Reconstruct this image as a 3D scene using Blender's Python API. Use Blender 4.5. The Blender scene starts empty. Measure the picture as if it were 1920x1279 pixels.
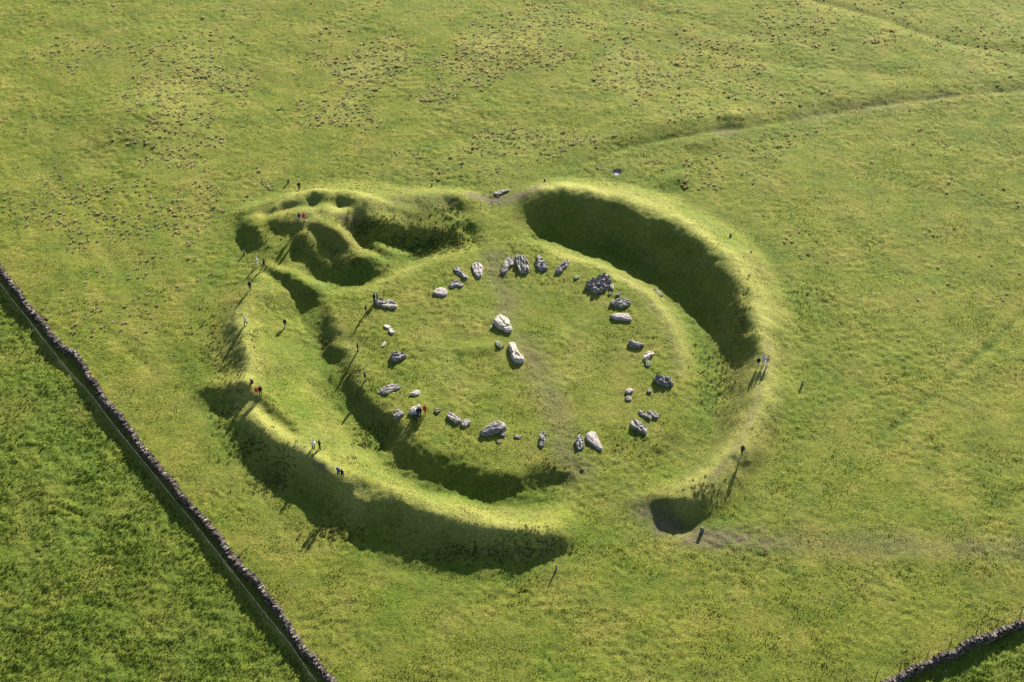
import bpy, bmesh, math, random
import numpy as np
from mathutils import Vector, Matrix, Euler

random.seed(7)
RNG = np.random.default_rng(11)
SC = bpy.context.scene
COL = SC.collection

# ------------------------------------------------------------------ camera
F_PX = 1920 * 55.0 / 36.0
PITCH = math.radians(42.0)
CAM_H = 158.0
CAM = np.array([0.0, -CAM_H / math.tan(PITCH), CAM_H])
cam_data = bpy.data.cameras.new("camera")
cam_data.lens = 55.0
cam_data.sensor_width = 36.0
cam_data.clip_start = 1.0
cam_data.clip_end = 8000.0
cam = bpy.data.objects.new("camera", cam_data)
COL.objects.link(cam)
cam.location = CAM
cam.rotation_euler = (math.pi / 2 - PITCH, 0, 0)
SC.camera = cam

# ------------------------------------------------------------------ light
SUN_EL = math.radians(20.8)
SUN_AZ = np.array([0.363, 0.932])          # horizontal direction towards the sun
SUN_AZ = SUN_AZ / np.linalg.norm(SUN_AZ)
sun_data = bpy.data.lights.new("sun", 'SUN')
sun_data.energy = 5.0
sun_data.angle = math.radians(0.55)
sun_data.color = (1.0, 0.94, 0.82)
sun = bpy.data.objects.new("sun", sun_data)
COL.objects.link(sun)
sdir = Vector((SUN_AZ[0] * math.cos(SUN_EL), SUN_AZ[1] * math.cos(SUN_EL), math.sin(SUN_EL)))
sun.rotation_euler = sdir.to_track_quat('Z', 'Y').to_euler()
world = bpy.data.worlds.new("World")
SC.world = world
world.use_nodes = True
wn = world.node_tree.nodes
sky = wn.new('ShaderNodeTexSky')
sky.sky_type = 'NISHITA'
sky.sun_disc = False
sky.sun_elevation = SUN_EL
sky.sun_rotation = math.atan2(SUN_AZ[0], SUN_AZ[1])
world.node_tree.links.new(sky.outputs[0], wn['Background'].inputs[0])
wn['Background'].inputs[1].default_value = 0.060
SC.view_settings.view_transform = 'Standard'
SC.view_settings.look = 'None'
SC.view_settings.gamma = 1.0
SC.view_settings.exposure = 1.6

# ------------------------------------------------------------------ helpers
cp, sp_ = math.cos(PITCH), math.sin(PITCH)


def P(px, py, z=0.0):
    """a pixel of the photograph (1920x1279) to the point at height z it shows"""
    u = (np.asarray(px, float) - 960.0) / F_PX
    v = (np.asarray(py, float) - 639.5) / F_PX
    dx, dy, dz = u, cp - v * sp_, -sp_ - v * cp
    t = (np.asarray(z, float) - CAM[2]) / dz
    return CAM[0] + dx * t, CAM[1] + dy * t


def proj(x, y, z):
    X = x - CAM[0]; Y = y - CAM[1]; Z = z - CAM[2]
    d = Y * cp - Z * sp_
    v = -(Y * sp_ + Z * cp)
    return 960 + F_PX * X / d, 639.5 + F_PX * v / d


_tabs = {}


def vnoise(x, y, scale, seed=0):
    """smooth value noise, -1..1"""
    if seed not in _tabs:
        _tabs[seed] = np.random.default_rng(1000 + seed).uniform(-1, 1, (256, 256))
    T = _tabs[seed]
    a = 0.6 + seed * 0.7
    X = (x * math.cos(a) - y * math.sin(a)) / scale + 37.3 * seed
    Y = (x * math.sin(a) + y * math.cos(a)) / scale + 11.7 * seed
    xi = np.floor(X).astype(np.int64); yi = np.floor(Y).astype(np.int64)
    fx = X - xi; fy = Y - yi
    fx = fx * fx * (3 - 2 * fx); fy = fy * fy * (3 - 2 * fy)
    x0 = xi & 255; x1 = (xi + 1) & 255; y0 = yi & 255; y1 = (yi + 1) & 255
    return (T[x0, y0] * (1 - fx) * (1 - fy) + T[x1, y0] * fx * (1 - fy)
            + T[x0, y1] * (1 - fx) * fy + T[x1, y1] * fx * fy)


def fbm(x, y, scale, octs=4, seed=0, gain=0.55):
    s = 0; a = 1.0; t = 0
    for k in range(octs):
        s = s + a * vnoise(x, y, scale / (2.03 ** k), seed + k)
        t += a; a *= gain
    return s / t


def sstep(a, b, x):
    t = np.clip((x - a) / (b - a), 0, 1)
    return t * t * (3 - 2 * t)


def seg_dist(x, y, pts, vals=None):
    """distance to a polyline and the value interpolated along it"""
    best = np.full(x.shape, 1e9); bv = np.zeros(x.shape)
    for i in range(len(pts) - 1):
        ax, ay = pts[i]; bx, by = pts[i + 1]
        dx, dy = bx - ax, by - ay
        L = dx * dx + dy * dy + 1e-9
        t = np.clip(((x - ax) * dx + (y - ay) * dy) / L, 0, 1)
        d = np.hypot(x - ax - t * dx, y - ay - t * dy)
        m = d < best
        best = np.where(m, d, best)
        if vals is not None:
            bv = np.where(m, vals[i] * (1 - t) + vals[i + 1] * t, bv)
    return best, bv


# ------------------------------------------------------------------ earthwork contours traced as (px, py, height)
CA = [(905,480,0),(940,466,0),(975,455,.2),(1010,465,.2),(1040,476,.2),(1080,485,.2),(1119,496,.2),(1181,527,.2),
      (1215,552,.2),(1244,582,.2),(1262,614,.1),(1275,650,.1),(1281,690,0),(1280,730,0),(1268,780,0),(1238,830,0),
      (1190,868,0),(1130,888,0),(1085,886,0),(1052,872,0),(1020,866,0),(1000,862,0),(985,860,0),(980,893,-.1),(954,878,.1),(911,876,.1),
      (883,863,.1),(841,847,.1),(813,842,.1),(785,826,.1),(765,800,.1),(742,776,.1),(718,757,.1),(692,730,.1),(676,706,.1),
      (664,684,0),(666,665,0),(653,636,.1),(630,615,.2),(618,590,.2),(624,568,.2),(642,553,.2),(695,545,.2),(703,535,.2),(760,507,.2),
      (830,484,.2),(870,478,.1)]
CB = [(890,458,-.1),(935,450,0),(978,444,-.1),(1000,450,-.8),(1060,460,-1.5),(1110,480,-1.7),(1170,504,-1.7),(1225,540,-1.7),
      (1268,585,-1.7),(1298,640,-1.5),(1310,700,-1.2),(1305,760,-1),(1285,820,-.9),(1240,870,-.7),(1200,895,-.2),(1140,908,0),
      (1080,905,-.1),(1052,898,-.9),(1015,915,-1.3),(985,905,-1.2),(960,925,-1.5),(911,930,-1.6),(869,922,-1.6),(813,905,-1.6),
      (770,885,-1.6),(737,855,-1.6),(722,820,-1.6),(695,790,-1.5),(665,760,-1.5),(650,735,-1.4),(636,712,-1.0),(636,696,-.9),(616,684,-1.6),
      (602,655,-1.6),(597,630,-1.4),(597,600,-.8),(603,570,-.7),(622,548,-.8),(665,532,-1.2),(700,515,-1.2),(750,495,-1.2),
      (810,474,-1.1),(860,463,-.7)]
CC = [(893,440,-.1),(935,430,0),(980,415,-.1),(1005,425,-.8),(1055,440,-1.5),(1110,456,-1.7),(1170,476,-1.8),(1240,510,-1.8),
      (1295,558,-1.8),(1330,616,-1.7),(1348,680,-1.4),(1350,730,-1.2),(1340,790,-1),(1310,850,-.9),(1260,895,-.7),(1215,915,-.2),
      (1140,930,0),(1075,918,-.2),(1030,932,-1),(980,946,-1.6),(920,946,-1.6),(860,938,-1.6),(800,920,-1.6),(745,890,-1.6),
      (705,857,-1.6),(675,822,-1.6),(648,790,-1.5),(622,745,-1.4),(598,700,-1.3),(584,660,-1.2),(576,620,-1.2),(573,590,-1.2),
      (580,560,-.7),(606,536,-.9),(650,520,-1.2),(700,500,-1.2),(745,480,-1.0),(800,460,-.7),(860,448,-.3)]
CD = [(915,397,.1),(945,400,0),(972,390,.1),(985,374,1.0),(1010,365,1.9),(1050,362,2.3),(1130,376,2.4),(1200,397,2.5),(1270,430,2.5),
      (1330,470,2.5),(1378,522,2.5),(1406,580,2.4),(1420,640,2.2),(1423,690,1.7),(1408,740,1.8),(1390,790,1.8),(1365,835,1.8),
      (1320,880,1.6),(1275,912,1.7),(1240,928,1.5),(1218,928,.2),(1140,955,0),(1082,980,.2),(1062,975,1.0),(1000,984,1.8),(930,970,2.0),
      (850,953,2.2),(780,929,2.4),(700,902,2.5),(640,866,2.5),(590,834,2.4),(535,800,2.0),(498,765,1.7),(478,715,1.6),(470,660,1.7),
      (466,610,1.5),(474,575,1.4),(505,545,1.2),(540,505,.8),(575,470,1.0),(610,445,1.4),(660,430,1.9),(740,424,1.3),(800,418,1.05),(855,406,.9),
      (895,388,.8)]
CE = [(915,386,.1),(945,388,0),(970,378,.1),(980,362,.9),(1010,352,1.9),(1055,346,2.3),(1135,357,2.4),(1205,376,2.5),(1275,406,2.5),
      (1340,446,2.5),(1395,500,2.5),(1425,560,2.4),(1440,620,2.2),(1445,670,1.8),(1432,730,2.0),(1412,790,2.0),(1382,840,2.0),
      (1345,888,1.8),(1318,922,1.6),(1285,944,1.5),(1243,944,1.3),(1218,936,.2),(1140,968,0),(1085,1000,.2),(1055,1008,1.4),
      (1000,1008,1.9),(930,990,2.1),(870,984,2.2),(810,972,2.3),(755,950,2.5),(715,946,2.4),(685,940,2.4),(650,912,2.5),(622,888,2.6),(590,862,2.5),(536,842,2.2),(495,822,2.0),(463,782,1.7),
      (460,745,1.6),(455,690,1.7),(448,640,1.9),(447,600,1.7),(455,560,1.5),(475,525,1.2),(500,480,1.0),(515,440,1.4),(560,395,2),
      (640,372,2.2),(740,372,2.2),(800,364,2.2),(860,364,1.8),(895,372,.8)]
CF = [(915,370,0),(950,372,0),(968,358,0),(990,343,0),(1055,331,0),(1150,340,0),(1240,360,0),(1320,395,0),(1400,445,0),(1455,510,0),
      (1485,580,0),(1500,650,0),(1502,720,0),(1490,780,0),(1465,840,0),(1430,890,0),(1390,935,0),(1350,968,0),(1310,978,0),
      (1262,968,0),(1228,952,0),(1205,945,0),(1140,985,0),(1100,1012,0),(1070,1038,0),(1000,1046,0),(900,1048,0),(800,1042,0),
      (720,1022,0),(660,990,0),(590,945,0),(530,895,0),(465,850,0),(412,798,0),(388,742,0),(386,680,0),(386,620,0),(400,570,0),
      (435,520,0),(462,470,0),(470,408,0),(510,368,0),(570,343,0),(650,334,0),(750,350,0),(850,350,0),(895,360,0)]
OX, OY = [float(v) for v in P(955, 665, 0)]
NT = 1440
TH = np.linspace(-math.pi, math.pi, NT, endpoint=False)
ker = np.exp(-0.5 * (np.arange(-9, 10) / 3.2) ** 2); ker /= ker.sum()


def ring(c):
    a = np.array(c, float)
    x, y = P(a[:, 0], a[:, 1], a[:, 2])
    th = np.arctan2(y - OY, x - OX); r = np.hypot(x - OX, y - OY)
    o = np.argsort(th); th, r, z = th[o], r[o], a[:, 2][o]
    R = np.interp(TH, th, r, period=2 * math.pi); Z = np.interp(TH, th, z, period=2 * math.pi)
    f = lambda q: np.convolve(np.concatenate([q[-9:], q, q[:9]]), ker, 'valid')
    return f(R), f(Z)


RINGS = [ring(c) for c in (CA, CB, CC, CD, CE, CF)]
for k in range(1, 6):
    RINGS[k] = (np.maximum(RINGS[k][0], RINGS[k - 1][0] + 0.8), RINGS[k][1])

# extra relief drawn as strokes: (points px,py,height), half width m, mode
STROKES_MAX = [   # the burial mound on the bank
    ([(474,394,1.0),(505,384,1.8),(540,370,2.6),(590,359,3.3),(640,361,3.5),(685,371,3.1),(722,384,2.5),(770,390,1.9)], 6.6, .7),
    ([(530,392,2.5),(570,384,3.1),(620,384,3.2),(660,388,2.9),(695,392,2.4)], 5.5, 2.0),
    ([(484,413,1.8),(515,404,2.3),(560,407,2.7),(612,410,3.0)], 5.4, 1.4),
    ([(606,418,3.2),(636,428,3.0),(655,446,2.5),(676,466,1.8),(700,484,.9),(716,494,.2)], 4.0, .5),
    
    ([(486,420,1.9),(498,440,1.6),(516,468,.6)], 4.0, .9),
    ([(655,400,2.7),(695,404,2.3),(740,410,1.8)], 4.5, 1.0),
    ([(572,436,2.5),(586,452,2.1),(608,482,.8)], 3.8, .9), ([(640,470,1.2),(668,498,.2)], 3.2, .4),
    ([(503,499,1.4),(545,513,1.35),(580,533,.9),(606,556,-.1)], 3.0, .6),
    ([(700,455,.9),(735,475,.2)], 3.0, .3),
]
STROKES_ADD = [   # (points px,py), height change, width m
    ([(583,383)], -1.2, 1.6), ([(638,387)], -1.1, 1.3), ([(500,396),(524,391),(556,386)], -0.7, 0.9),
    ([(560,448),(545,470),(530,480)], -0.7, 1.5),
    ([(668,408),(664,430),(672,452)], -1.4, 1.9),
    ([(492,516),(535,538),(575,560)], -0.5, .95),
    ([(480,752),(498,770),(520,788),(552,812)], -0.95, 1.1),
    ([(395,728),(430,733),(465,738)], 0.7, 1.8), ([(405,765),(440,760)], -0.4, 2.0),
    ([(590,842),(620,860),(650,878)], -0.3, 1.0),
    ([(700,905),(730,925)], 0.5, 2.2), ([(660,935),(680,925)], -0.8, 2.0),
    ([(1282,980)], -0.75, 2.3),
    ([(840,398),(862,404)], -0.5, 1.6), ([(880,430),(892,458)], -0.5, 1.0),
    ([(735,368),(712,362)], -0.4, 1.4),
    ([(1366,224),(1382,221)], 0.4, 2.6), ([(1352,246),(1372,245)], -0.12, .9),
    ([(1310,275),(1335,265)], 0.45, 1.8), ([(1255,345),(1275,332)], 0.5, 2.0), ([(1270,355)], -0.4, 2.0), ([(1285,308)], .3, 1.8),
    ([(270,225)], 0.9, 9.0), ([(870,655),(930,652)], 0.35, 1.3), ([(860,640),(920,634)], -0.12, 1.5),
    ([(650,640)], -0.3, 2), ([(628,640),(640,648)], .35, 1.0), ([(1090,925),(1200,905)], .1, 3),
    ([(1230,955),(1250,958)], .2, 1.5),
    ([(0,345),(60,325)], .3, 2.5),
]
RUTS = [
    ([(1085,312),(1120,298),(1160,281),(1240,263),(1310,254),(1345,246),(1400,240),(1480,225),(1560,210),(1700,190),(1800,180),(1930,171)], -.42, .45),
    ([(1640,832),(1700,780),(1760,732),(1820,680),(1870,635),(1925,582)], -.50, .42),
    ([(1520,-2),(1640,30),(1720,60),(1800,85),(1930,103)], -.38, .6),
    ([(1270,78),(1400,112),(1520,125),(1700,146),(1850,160)], -.2, .7),
    ([(100,522),(125,553),(160,590)], -.10, .3), ([(182,610),(220,640),(245,662),(275,688)], -.16, .3),
    ([(720,1065),(800,1082),(880,1090),(960,1088)], -.22, .4), ([(700,1050),(790,1070),(870,1076)], -.16, .35),
    ([(180,440),(300,640),(400,810),(520,965),(600,1040)], -.13, .5), ([(150,470),(280,690),(390,870)], -.1, .4), ([(60,300),(200,420),(330,560)], -.09, .5),
    ([(640,1080),(760,1110),(900,1122),(1020,1112)], -.14, .5),([(1520,860),(1560,780),(1560,640),(1520,520)], -.1, .6),
    ([(1180,12),(1300,40),(1420,70)], -.14, .5), ([(280,292),(420,298)], -.12, .5),
    ([(1040,472),(1100,486),(1180,520)], -.16, .4),
]


def rutpts(p):
    return [tuple(float(q) for q in P(a, b, 0)) for a, b in p]


LEFT_LINE = [(-160,300),(-60,452),(0,537),(12,555),(37,587),(62,617),(87,650),(112,682),(140,715),(170,747),(210,800),(265,868),(320,935),(369,994),(425,1066),(467,1119),(510,1174),(543,1214),(588,1279),(640,1350)]
LEFT_LINE_W = rutpts(LEFT_LINE)
RIGHT_LINE = [(1560,1325),(1641,1276),(1695,1258),(1747,1233),(1794,1210),(1860,1180),(1920,1152),(2010,1110)]
RIGHT_LINE_W = rutpts(RIGHT_LINE)


def side_of(x, y, line):
    """signed distance to a long polyline, negative below/left of it in the picture"""
    d, _ = seg_dist(x, y, line)
    s = np.zeros(x.shape); best = np.full(x.shape, 1e9)
    for i in range(len(line) - 1):
        ax, ay = line[i]; bx, by = line[i + 1]
        dx, dy = bx - ax, by - ay
        t = np.clip(((x - ax) * dx + (y - ay) * dy) / (dx * dx + dy * dy), 0, 1)
        dd = np.hypot(x - ax - t * dx, y - ay - t * dy)
        c = dx * (y - ay) - dy * (x - ax)
        m = dd < best
        best = np.where(m, dd, best); s = np.where(m, np.sign(c), s)
    return d * s


def terrain(x, y):
    th = np.arctan2(y - OY, x - OX); r = np.hypot(x - OX, y - OY)
    ti = (th + math.pi) / (2 * math.pi) * NT
    i0 = np.floor(ti).astype(int); f = ti - i0; i1 = (i0 + 1) % NT; i0 = i0 % NT
    g = lambda a: a[i0] * (1 - f) + a[i1] * f
    w = vnoise(x, y, 5.0, 3) * 0.55 + vnoise(x, y, 2.2, 4) * 0.22
    rr = r + w
    h = np.zeros(x.shape)
    R = [g(a) for a, b in RINGS]; Z = [g(b) for a, b in RINGS]
    h = np.where(rr <= R[0], Z[0] * sstep(0, 1, rr / R[0]) ** 2, h)
    for k in range(5):
        m = (rr > R[k]) & (rr <= R[k + 1])
        t = np.clip((rr - R[k]) / (R[k + 1] - R[k]), 0, 1)
        ts = t * t * (3 - 2 * t)
        if k == 2 or k == 4:
            ts = 0.55 * t + 0.45 * ts
        if k == 4:
            left_ = sstep(0.3, -0.5, np.cos(th - math.radians(215)) * -1 + 0.0)
            left_ = sstep(-0.1, 0.5, np.cos(th - math.radians(225)))
            ts = (0.75 * (1 - (1 - t) ** 2.1) + 0.25 * ts) * left_ + (0.35 * t + 0.65 * t * t * (3 - 2 * t)) * (1 - left_)
        if k == 0:
            ts = 0.45 * t + 0.55 * ts
        h = np.where(m, Z[k] * (1 - ts) + Z[k + 1] * ts, h)
    # crest rounded a little between its two lines
    m = (rr > R[3]) & (rr < R[4])
    t = np.clip((rr - R[3]) / (R[4] - R[3]), 0, 1)
    h = h + np.where(m, 0.25 * np.sin(math.pi * t) * sstep(0.2, 1.5, Z[3]), 0)
    for pts, wid, flat in STROKES_MAX:
        wp = [tuple(float(q) for q in P(a, b, c)) for a, b, c in pts]
        vals = [c for a, b, c in pts]
        bx = (x > min(p[0] for p in wp) - wid) & (x < max(p[0] for p in wp) + wid) & (y > min(p[1] for p in wp) - wid) & (y < max(p[1] for p in wp) + wid)
        if not bx.any():
            continue
        d, v = seg_dist(x[bx], y[bx], wp, vals)
        d = d + vnoise(x[bx], y[bx], 2.2, 5) * 0.25
        t = np.clip((d - flat) / (wid - flat), 0, 1)
        s = v - (v + 1.0) * (0.6 * t + 0.4 * t * t * (3 - 2 * t)) * 1.0
        s = np.where(d > wid, -9, s)
        hb = h[bx]
        k = 0.35
        hm = np.clip(0.5 + 0.5 * (s - hb) / k, 0, 1)
        h[bx] = np.where(s > -8, hb * (1 - hm) + s * hm + k * hm * (1 - hm), hb)
    for pts, dz, wid in STROKES_ADD:
        zz = 0
        wp = rutpts(pts)
        if pts[0][0] < 700 and 340 < pts[0][1] < 460:
            wp = [tuple(float(q) for q in P(a, b, 2.4)) for a, b in pts]
        elif abs(pts[0][0] - 550) < 170 and pts[0][1] > 740 and pts[0][1] < 950 and pts[0][0] > 470:
            wp = [tuple(float(q) for q in P(a, b, 1.7)) for a, b in pts]
        if len(wp) == 1:
            d = np.hypot(x - wp[0][0], y - wp[0][1])
        else:
            d, _ = seg_dist(x, y, wp)
        h = h + dz * np.exp(-(d / wid) ** 2 * 1.2)
    scp = rutpts([(1040,322),(1085,312),(1120,298),(1160,281),(1240,263),(1310,254),(1345,246),(1400,240),(1480,225),(1560,210),(1700,190),(1800,180),(1960,168)])
    sdn = side_of(x, y, scp)
    h = h + 0.55 * sstep(0.0, 4.2, sdn) * np.exp(-np.clip(sdn, 0, 1e4) / 16.0) * sstep(scp[0][0] - 4, scp[3][0], x) * (1 - sstep(110, 160, x))
    for ri_, (pts, dz, wid) in enumerate(RUTS):
        d, _ = seg_dist(x, y, rutpts(pts))
        d = np.abs(d + vnoise(x, y, 3.0, 8) * 0.15)
        h = h + (0.9 if ri_ < 2 else .5) * dz * np.exp(-(d / (wid * .75)) ** 2) * (0.75 + 0.6 * vnoise(x, y, 5.0, 9)) + (0.0 if ri_ < 2 else 0.75) * dz * np.exp(-(d / (wid * 3.4)) ** 2)
    return h, R, Z, rr


def detail(x, y, h, R, Z, rr):
    r = np.hypot(x - OX, y - OY)
    inr = sstep(3, 25, r - R[5])
    h = h + fbm(x, y, 24, 3, 10) * (0.12 + 0.36 * inr) + fbm(x, y, 11.0, 3, 66) * 0.10
    h = h + fbm(x, y, 6.0, 3, 14) * (0.07 + 0.05 * inr) + fbm(x, y, 3.6, 3, 72) * 0.12 * np.exp(-(r / 20.0) ** 4)
    face = sstep(.25, 1.2, np.abs(h))
    h = h + fbm(x, y, 2.2, 3, 18) * (0.06 + 0.09 * face) + vnoise(x, y * .35 + x * .1, .8, 64) * .05 * face
    sl = side_of(x, y, LEFT_LINE_W)
    lf = sstep(0.2, 1.5, -sl)
    sr = side_of(x, y, RIGHT_LINE_W)
    rf = sstep(0.5, 2.0, -sr)
    rough = np.maximum(lf, rf)
    h = h + rough * (fbm(x, y, 1.1, 3, 22) * 0.16 + 0.05)
    h = h + 0.12 * np.exp(-(sl / 0.30) ** 2) * (0.8 + 0.4 * vnoise(x, y, 2, 30))
    # fine tufted surface
    h = h + fbm(x, y, 0.75, 2, 26) * (0.08 + 0.045 * np.clip(fbm(x, y, 7.0, 2, 34) * 2, -1, 1)) * (1 - .5 * np.exp(-((rr - .5 * (R[3] + R[4])) / 1.8) ** 2))
    bx_, by_ = P(1157, 323, 0)
    d = np.hypot(x - bx_, y - by_)
    h = h * sstep(.8, 2.2, d) - 1.0 * (1 - sstep(0.60, 0.84, d))
    return h, lf, rf, sl


# ------------------------------------------------------------------ ground sheet
def axis(lo, hi, step, far):
    core = np.arange(lo, hi, step)
    out = []; s = step; v = core[-1]
    while v < far:
        s *= 1.16; v += s; out.append(v)
    inn = []; s = step; v = core[0]
    while v > -far:
        s *= 1.16; v -= s; inn.append(v)
    return np.concatenate([inn[::-1], core, out])


GX = axis(-106, 106, 0.23, 3500)
GY = axis(-66, 106, 0.22, 3500)
XX, YY = np.meshgrid(GX, GY, indexing='ij')
shp = XX.shape
hh, R, Z, rr = terrain(XX.ravel(), YY.ravel())
kb = np.exp(-0.5 * (np.arange(-7, 8) / 2.3) ** 2); kb /= kb.sum()
HB = hh.reshape(shp)
for ax_ in (0, 1):
    pad = [(7, 7) if a == ax_ else (0, 0) for a in (0, 1)]
    Q = np.pad(HB, pad, mode='edge')
    HB = sum(kb[i] * (Q[i:i + shp[0], :] if ax_ == 0 else Q[:, i:i + shp[1]]) for i in range(15))
hh, LF, RF, SL = detail(XX.ravel(), YY.ravel(), HB.ravel(), R, Z, rr)
HH = hh.reshape(shp)
xf, yf = XX.ravel(), YY.ravel()


def soft(pts, wid, z=0):
    if len(pts) == 1:
        d = np.hypot(xf - P(*pts[0], z)[0], yf - P(*pts[0], z)[1])
    else:
        d, _ = seg_dist(xf, yf, [tuple(float(q) for q in P(a, b, z)) for a, b in pts])
    return np.exp(-(d / wid) ** 2)


brk = 0.55 + 0.6 * fbm(xf, yf, 1.6, 3, 40)
brk2 = 0.6 + 0.5 * fbm(xf, yf, 5.0, 3, 44)
mud = np.clip(soft([(885,372),(925,376),(968,372),(1000,366)], 1.3) * 1.5 * brk, 0, 1)
mud = np.maximum(mud, np.clip(soft([(1205,955),(1245,985),(1300,1008),(1360,1012),(1430,1012)], 2.0) * 1.5 * brk, 0, 1))
mud = np.maximum(mud, np.clip(soft([(1430,1014),(1600,1018),(1760,1022),(1925,1030)], 2.4) * 0.75 * brk2, 0, 1))
mud = np.maximum(mud, np.clip(soft([(940,600),(955,560),(925,520),(925,480)], 1.8) * 0.8 * brk2, 0, 1))
mud = np.maximum(mud, np.clip(soft([(985,640),(1010,700),(1040,760),(1050,800),(1060,850),(1090,880)], 2.2) * 0.75 * brk2, 0, 1))
mud = np.maximum(mud, np.clip(soft([(1178,522),(1230,575),(1262,640),(1275,700)], 1.0) * 0.5 * brk, 0, 1))
mud = np.maximum(mud, np.clip(soft([(1440,650),(1435,700),(1418,760),(1395,815),(1370,860),(1335,900)], 0.6, 1.4) * 0.75 * brk, 0, 1))
mud = np.maximum(mud, np.clip(soft([(1350,250),(1378,251)], 1.2) * 1.2 * brk, 0, 1))
mud = np.maximum(mud, np.clip(soft([(1500,218),(1700,188),(1925,168)], 2.0) * 0.5 * brk2, 0, 1))
mud = np.maximum(mud, np.clip(soft([(640,403),(665,398)], 0.7, 3) * 1.1 * brk, 0, 1))
mud = np.maximum(mud, np.clip(soft([(574,402),(560,406)], 0.7, 3) * .6 * brk, 0, 1))
mud = np.maximum(mud, np.clip(soft([(558,838),(570,842)], 0.5, 2.6) * 1.0 * brk, 0, 1))
mud = np.maximum(mud, np.clip(soft([(750,378),(830,378)], 2.0, 1.8) * 0.5 * brk2, 0, 1))
mud = np.maximum(mud, np.clip(soft([(590,862),(615,878)], 0.5, 2.9) * 0.9 * brk, 0, 1))
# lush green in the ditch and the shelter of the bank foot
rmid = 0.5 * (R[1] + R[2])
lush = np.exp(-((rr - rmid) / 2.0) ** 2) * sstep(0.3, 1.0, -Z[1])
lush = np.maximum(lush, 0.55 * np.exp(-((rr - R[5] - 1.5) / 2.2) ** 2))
lush = np.maximum(lush, 1.0 * LF * (0.8 + 0.5 * fbm(xf, yf, 9, 2, 50)))
lush = np.maximum(lush, 0.9 * RF)
lush = np.maximum(lush, 0.7 * soft([(1157,322)], 4.0))
lush = np.maximum(lush, 0.8 * soft([(1640,832),(1760,732),(1925,582)], .7))
lush = np.maximum(lush, 0.6 * soft([(1100,310),(1200,280),(1345,258),(1500,232)], 3.0))
lush = np.maximum(lush, 0.5 * soft([(900,345),(1000,325),(1085,312)], 5.0))
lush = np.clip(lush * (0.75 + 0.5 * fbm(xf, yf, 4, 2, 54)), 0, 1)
# pale dry cropped turf on the bank tops, lightened further to paint in sunlight
rc = 0.5 * (R[3] + R[4])
dry = np.exp(-((rr - rc - .6) / 2.4) ** 2) * sstep(0.8, 1.8, Z[3])
dry = np.maximum(dry, 0.7 * np.exp(-((rr - R[0]) / 1.3) ** 2) * sstep(.8, 1.4, -Z[1]) * (np.sin(np.arctan2(yf - OY, xf - OX)) > -0.2))
dry = np.maximum(dry, np.clip(0.65 * np.exp(-(SL / 0.26) ** 2) * (0.55 + .8 * vnoise(xf, yf, 2.5, 33)), 0, 1) * 1.0)
dry = np.maximum(dry, 0.8 * soft([(520,372),(600,350),(680,366),(740,390)], 2.4, 3.4))
qpx, qpy = proj(xf, yf, 0 * xf)
far_w = np.exp(-(((qpx - 900) / 430) ** 2 + ((qpy - 150) / 125) ** 2)) + 0.5 * np.exp(-(((qpx - 380) / 300) ** 2 + ((qpy - 200) / 150) ** 2)) + .3 * np.exp(-(((qpx - 1600) / 330) ** 2 + ((qpy - 90) / 90) ** 2))
far_w = np.where(yf > CAM[1] + 40, far_w, 0)
ccl = fbm(xf, yf, 13, 2, 70) + 0.6 * fbm(xf, yf, 4.0, 2, 74)
dry = np.maximum(dry, 0.55 * np.clip(far_w, 0, 1) * sstep(-.1, .5, ccl))
dry = np.clip(dry * (0.8 + 0.4 * fbm(xf, yf, 3, 2, 58)), 0, 1)
# rank, unmown growth on the steep faces, browned further to paint their shade
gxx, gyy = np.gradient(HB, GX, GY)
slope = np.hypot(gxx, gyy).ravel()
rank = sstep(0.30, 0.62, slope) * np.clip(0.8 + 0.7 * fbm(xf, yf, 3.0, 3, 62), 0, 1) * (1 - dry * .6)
plat = np.exp(-(np.hypot(xf - OX, yf - OY) / 17.0) ** 4)
dry = np.maximum(dry, 0.35 * plat * sstep(-.1, .5, fbm(xf, yf, 4.5, 3, 68)))
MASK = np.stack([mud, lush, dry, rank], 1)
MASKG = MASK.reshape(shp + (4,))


def gidx(x, y):
    i = np.clip(np.searchsorted(GX, x) - 1, 0, len(GX) - 2)
    j = np.clip(np.searchsorted(GY, y) - 1, 0, len(GY) - 2)
    fx = (x - GX[i]) / (GX[i + 1] - GX[i]); fy = (y - GY[j]) / (GY[j + 1] - GY[j])
    return i, j, fx, fy


def hz(x, y):
    x = np.asarray(x, float); y = np.asarray(y, float)
    i, j, fx, fy = gidx(x, y)
    return (HH[i, j] * (1 - fx) * (1 - fy) + HH[i + 1, j] * fx * (1 - fy) + HH[i, j + 1] * (1 - fx) * fy + HH[i + 1, j + 1] * fx * fy)


def mk(x, y):
    i, j, fx, fy = gidx(x, y)
    return MASKG[i, j]


def ground_at(px, py, dz=0.0):
    """where the ray of a photo pixel meets the terrain (raised by dz)"""
    z = 0.0
    # march from above to find the first hit
    zs = np.linspace(5.5, -2.6, 164)
    X, Y = P(np.full(164, px), np.full(164, py), zs)
    d = zs - (hz(X, Y) + dz)
    k = int(np.argmax(d < 0)) if (d < 0).any() else 163
    if k == 0:
        k = 1
    t = d[k - 1] / (d[k - 1] - d[k] + 1e-9)
    z = zs[k - 1] + (zs[k] - zs[k - 1]) * t
    x, y = P(px, py, z)
    return float(x), float(y), float(hz(x, y))


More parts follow.
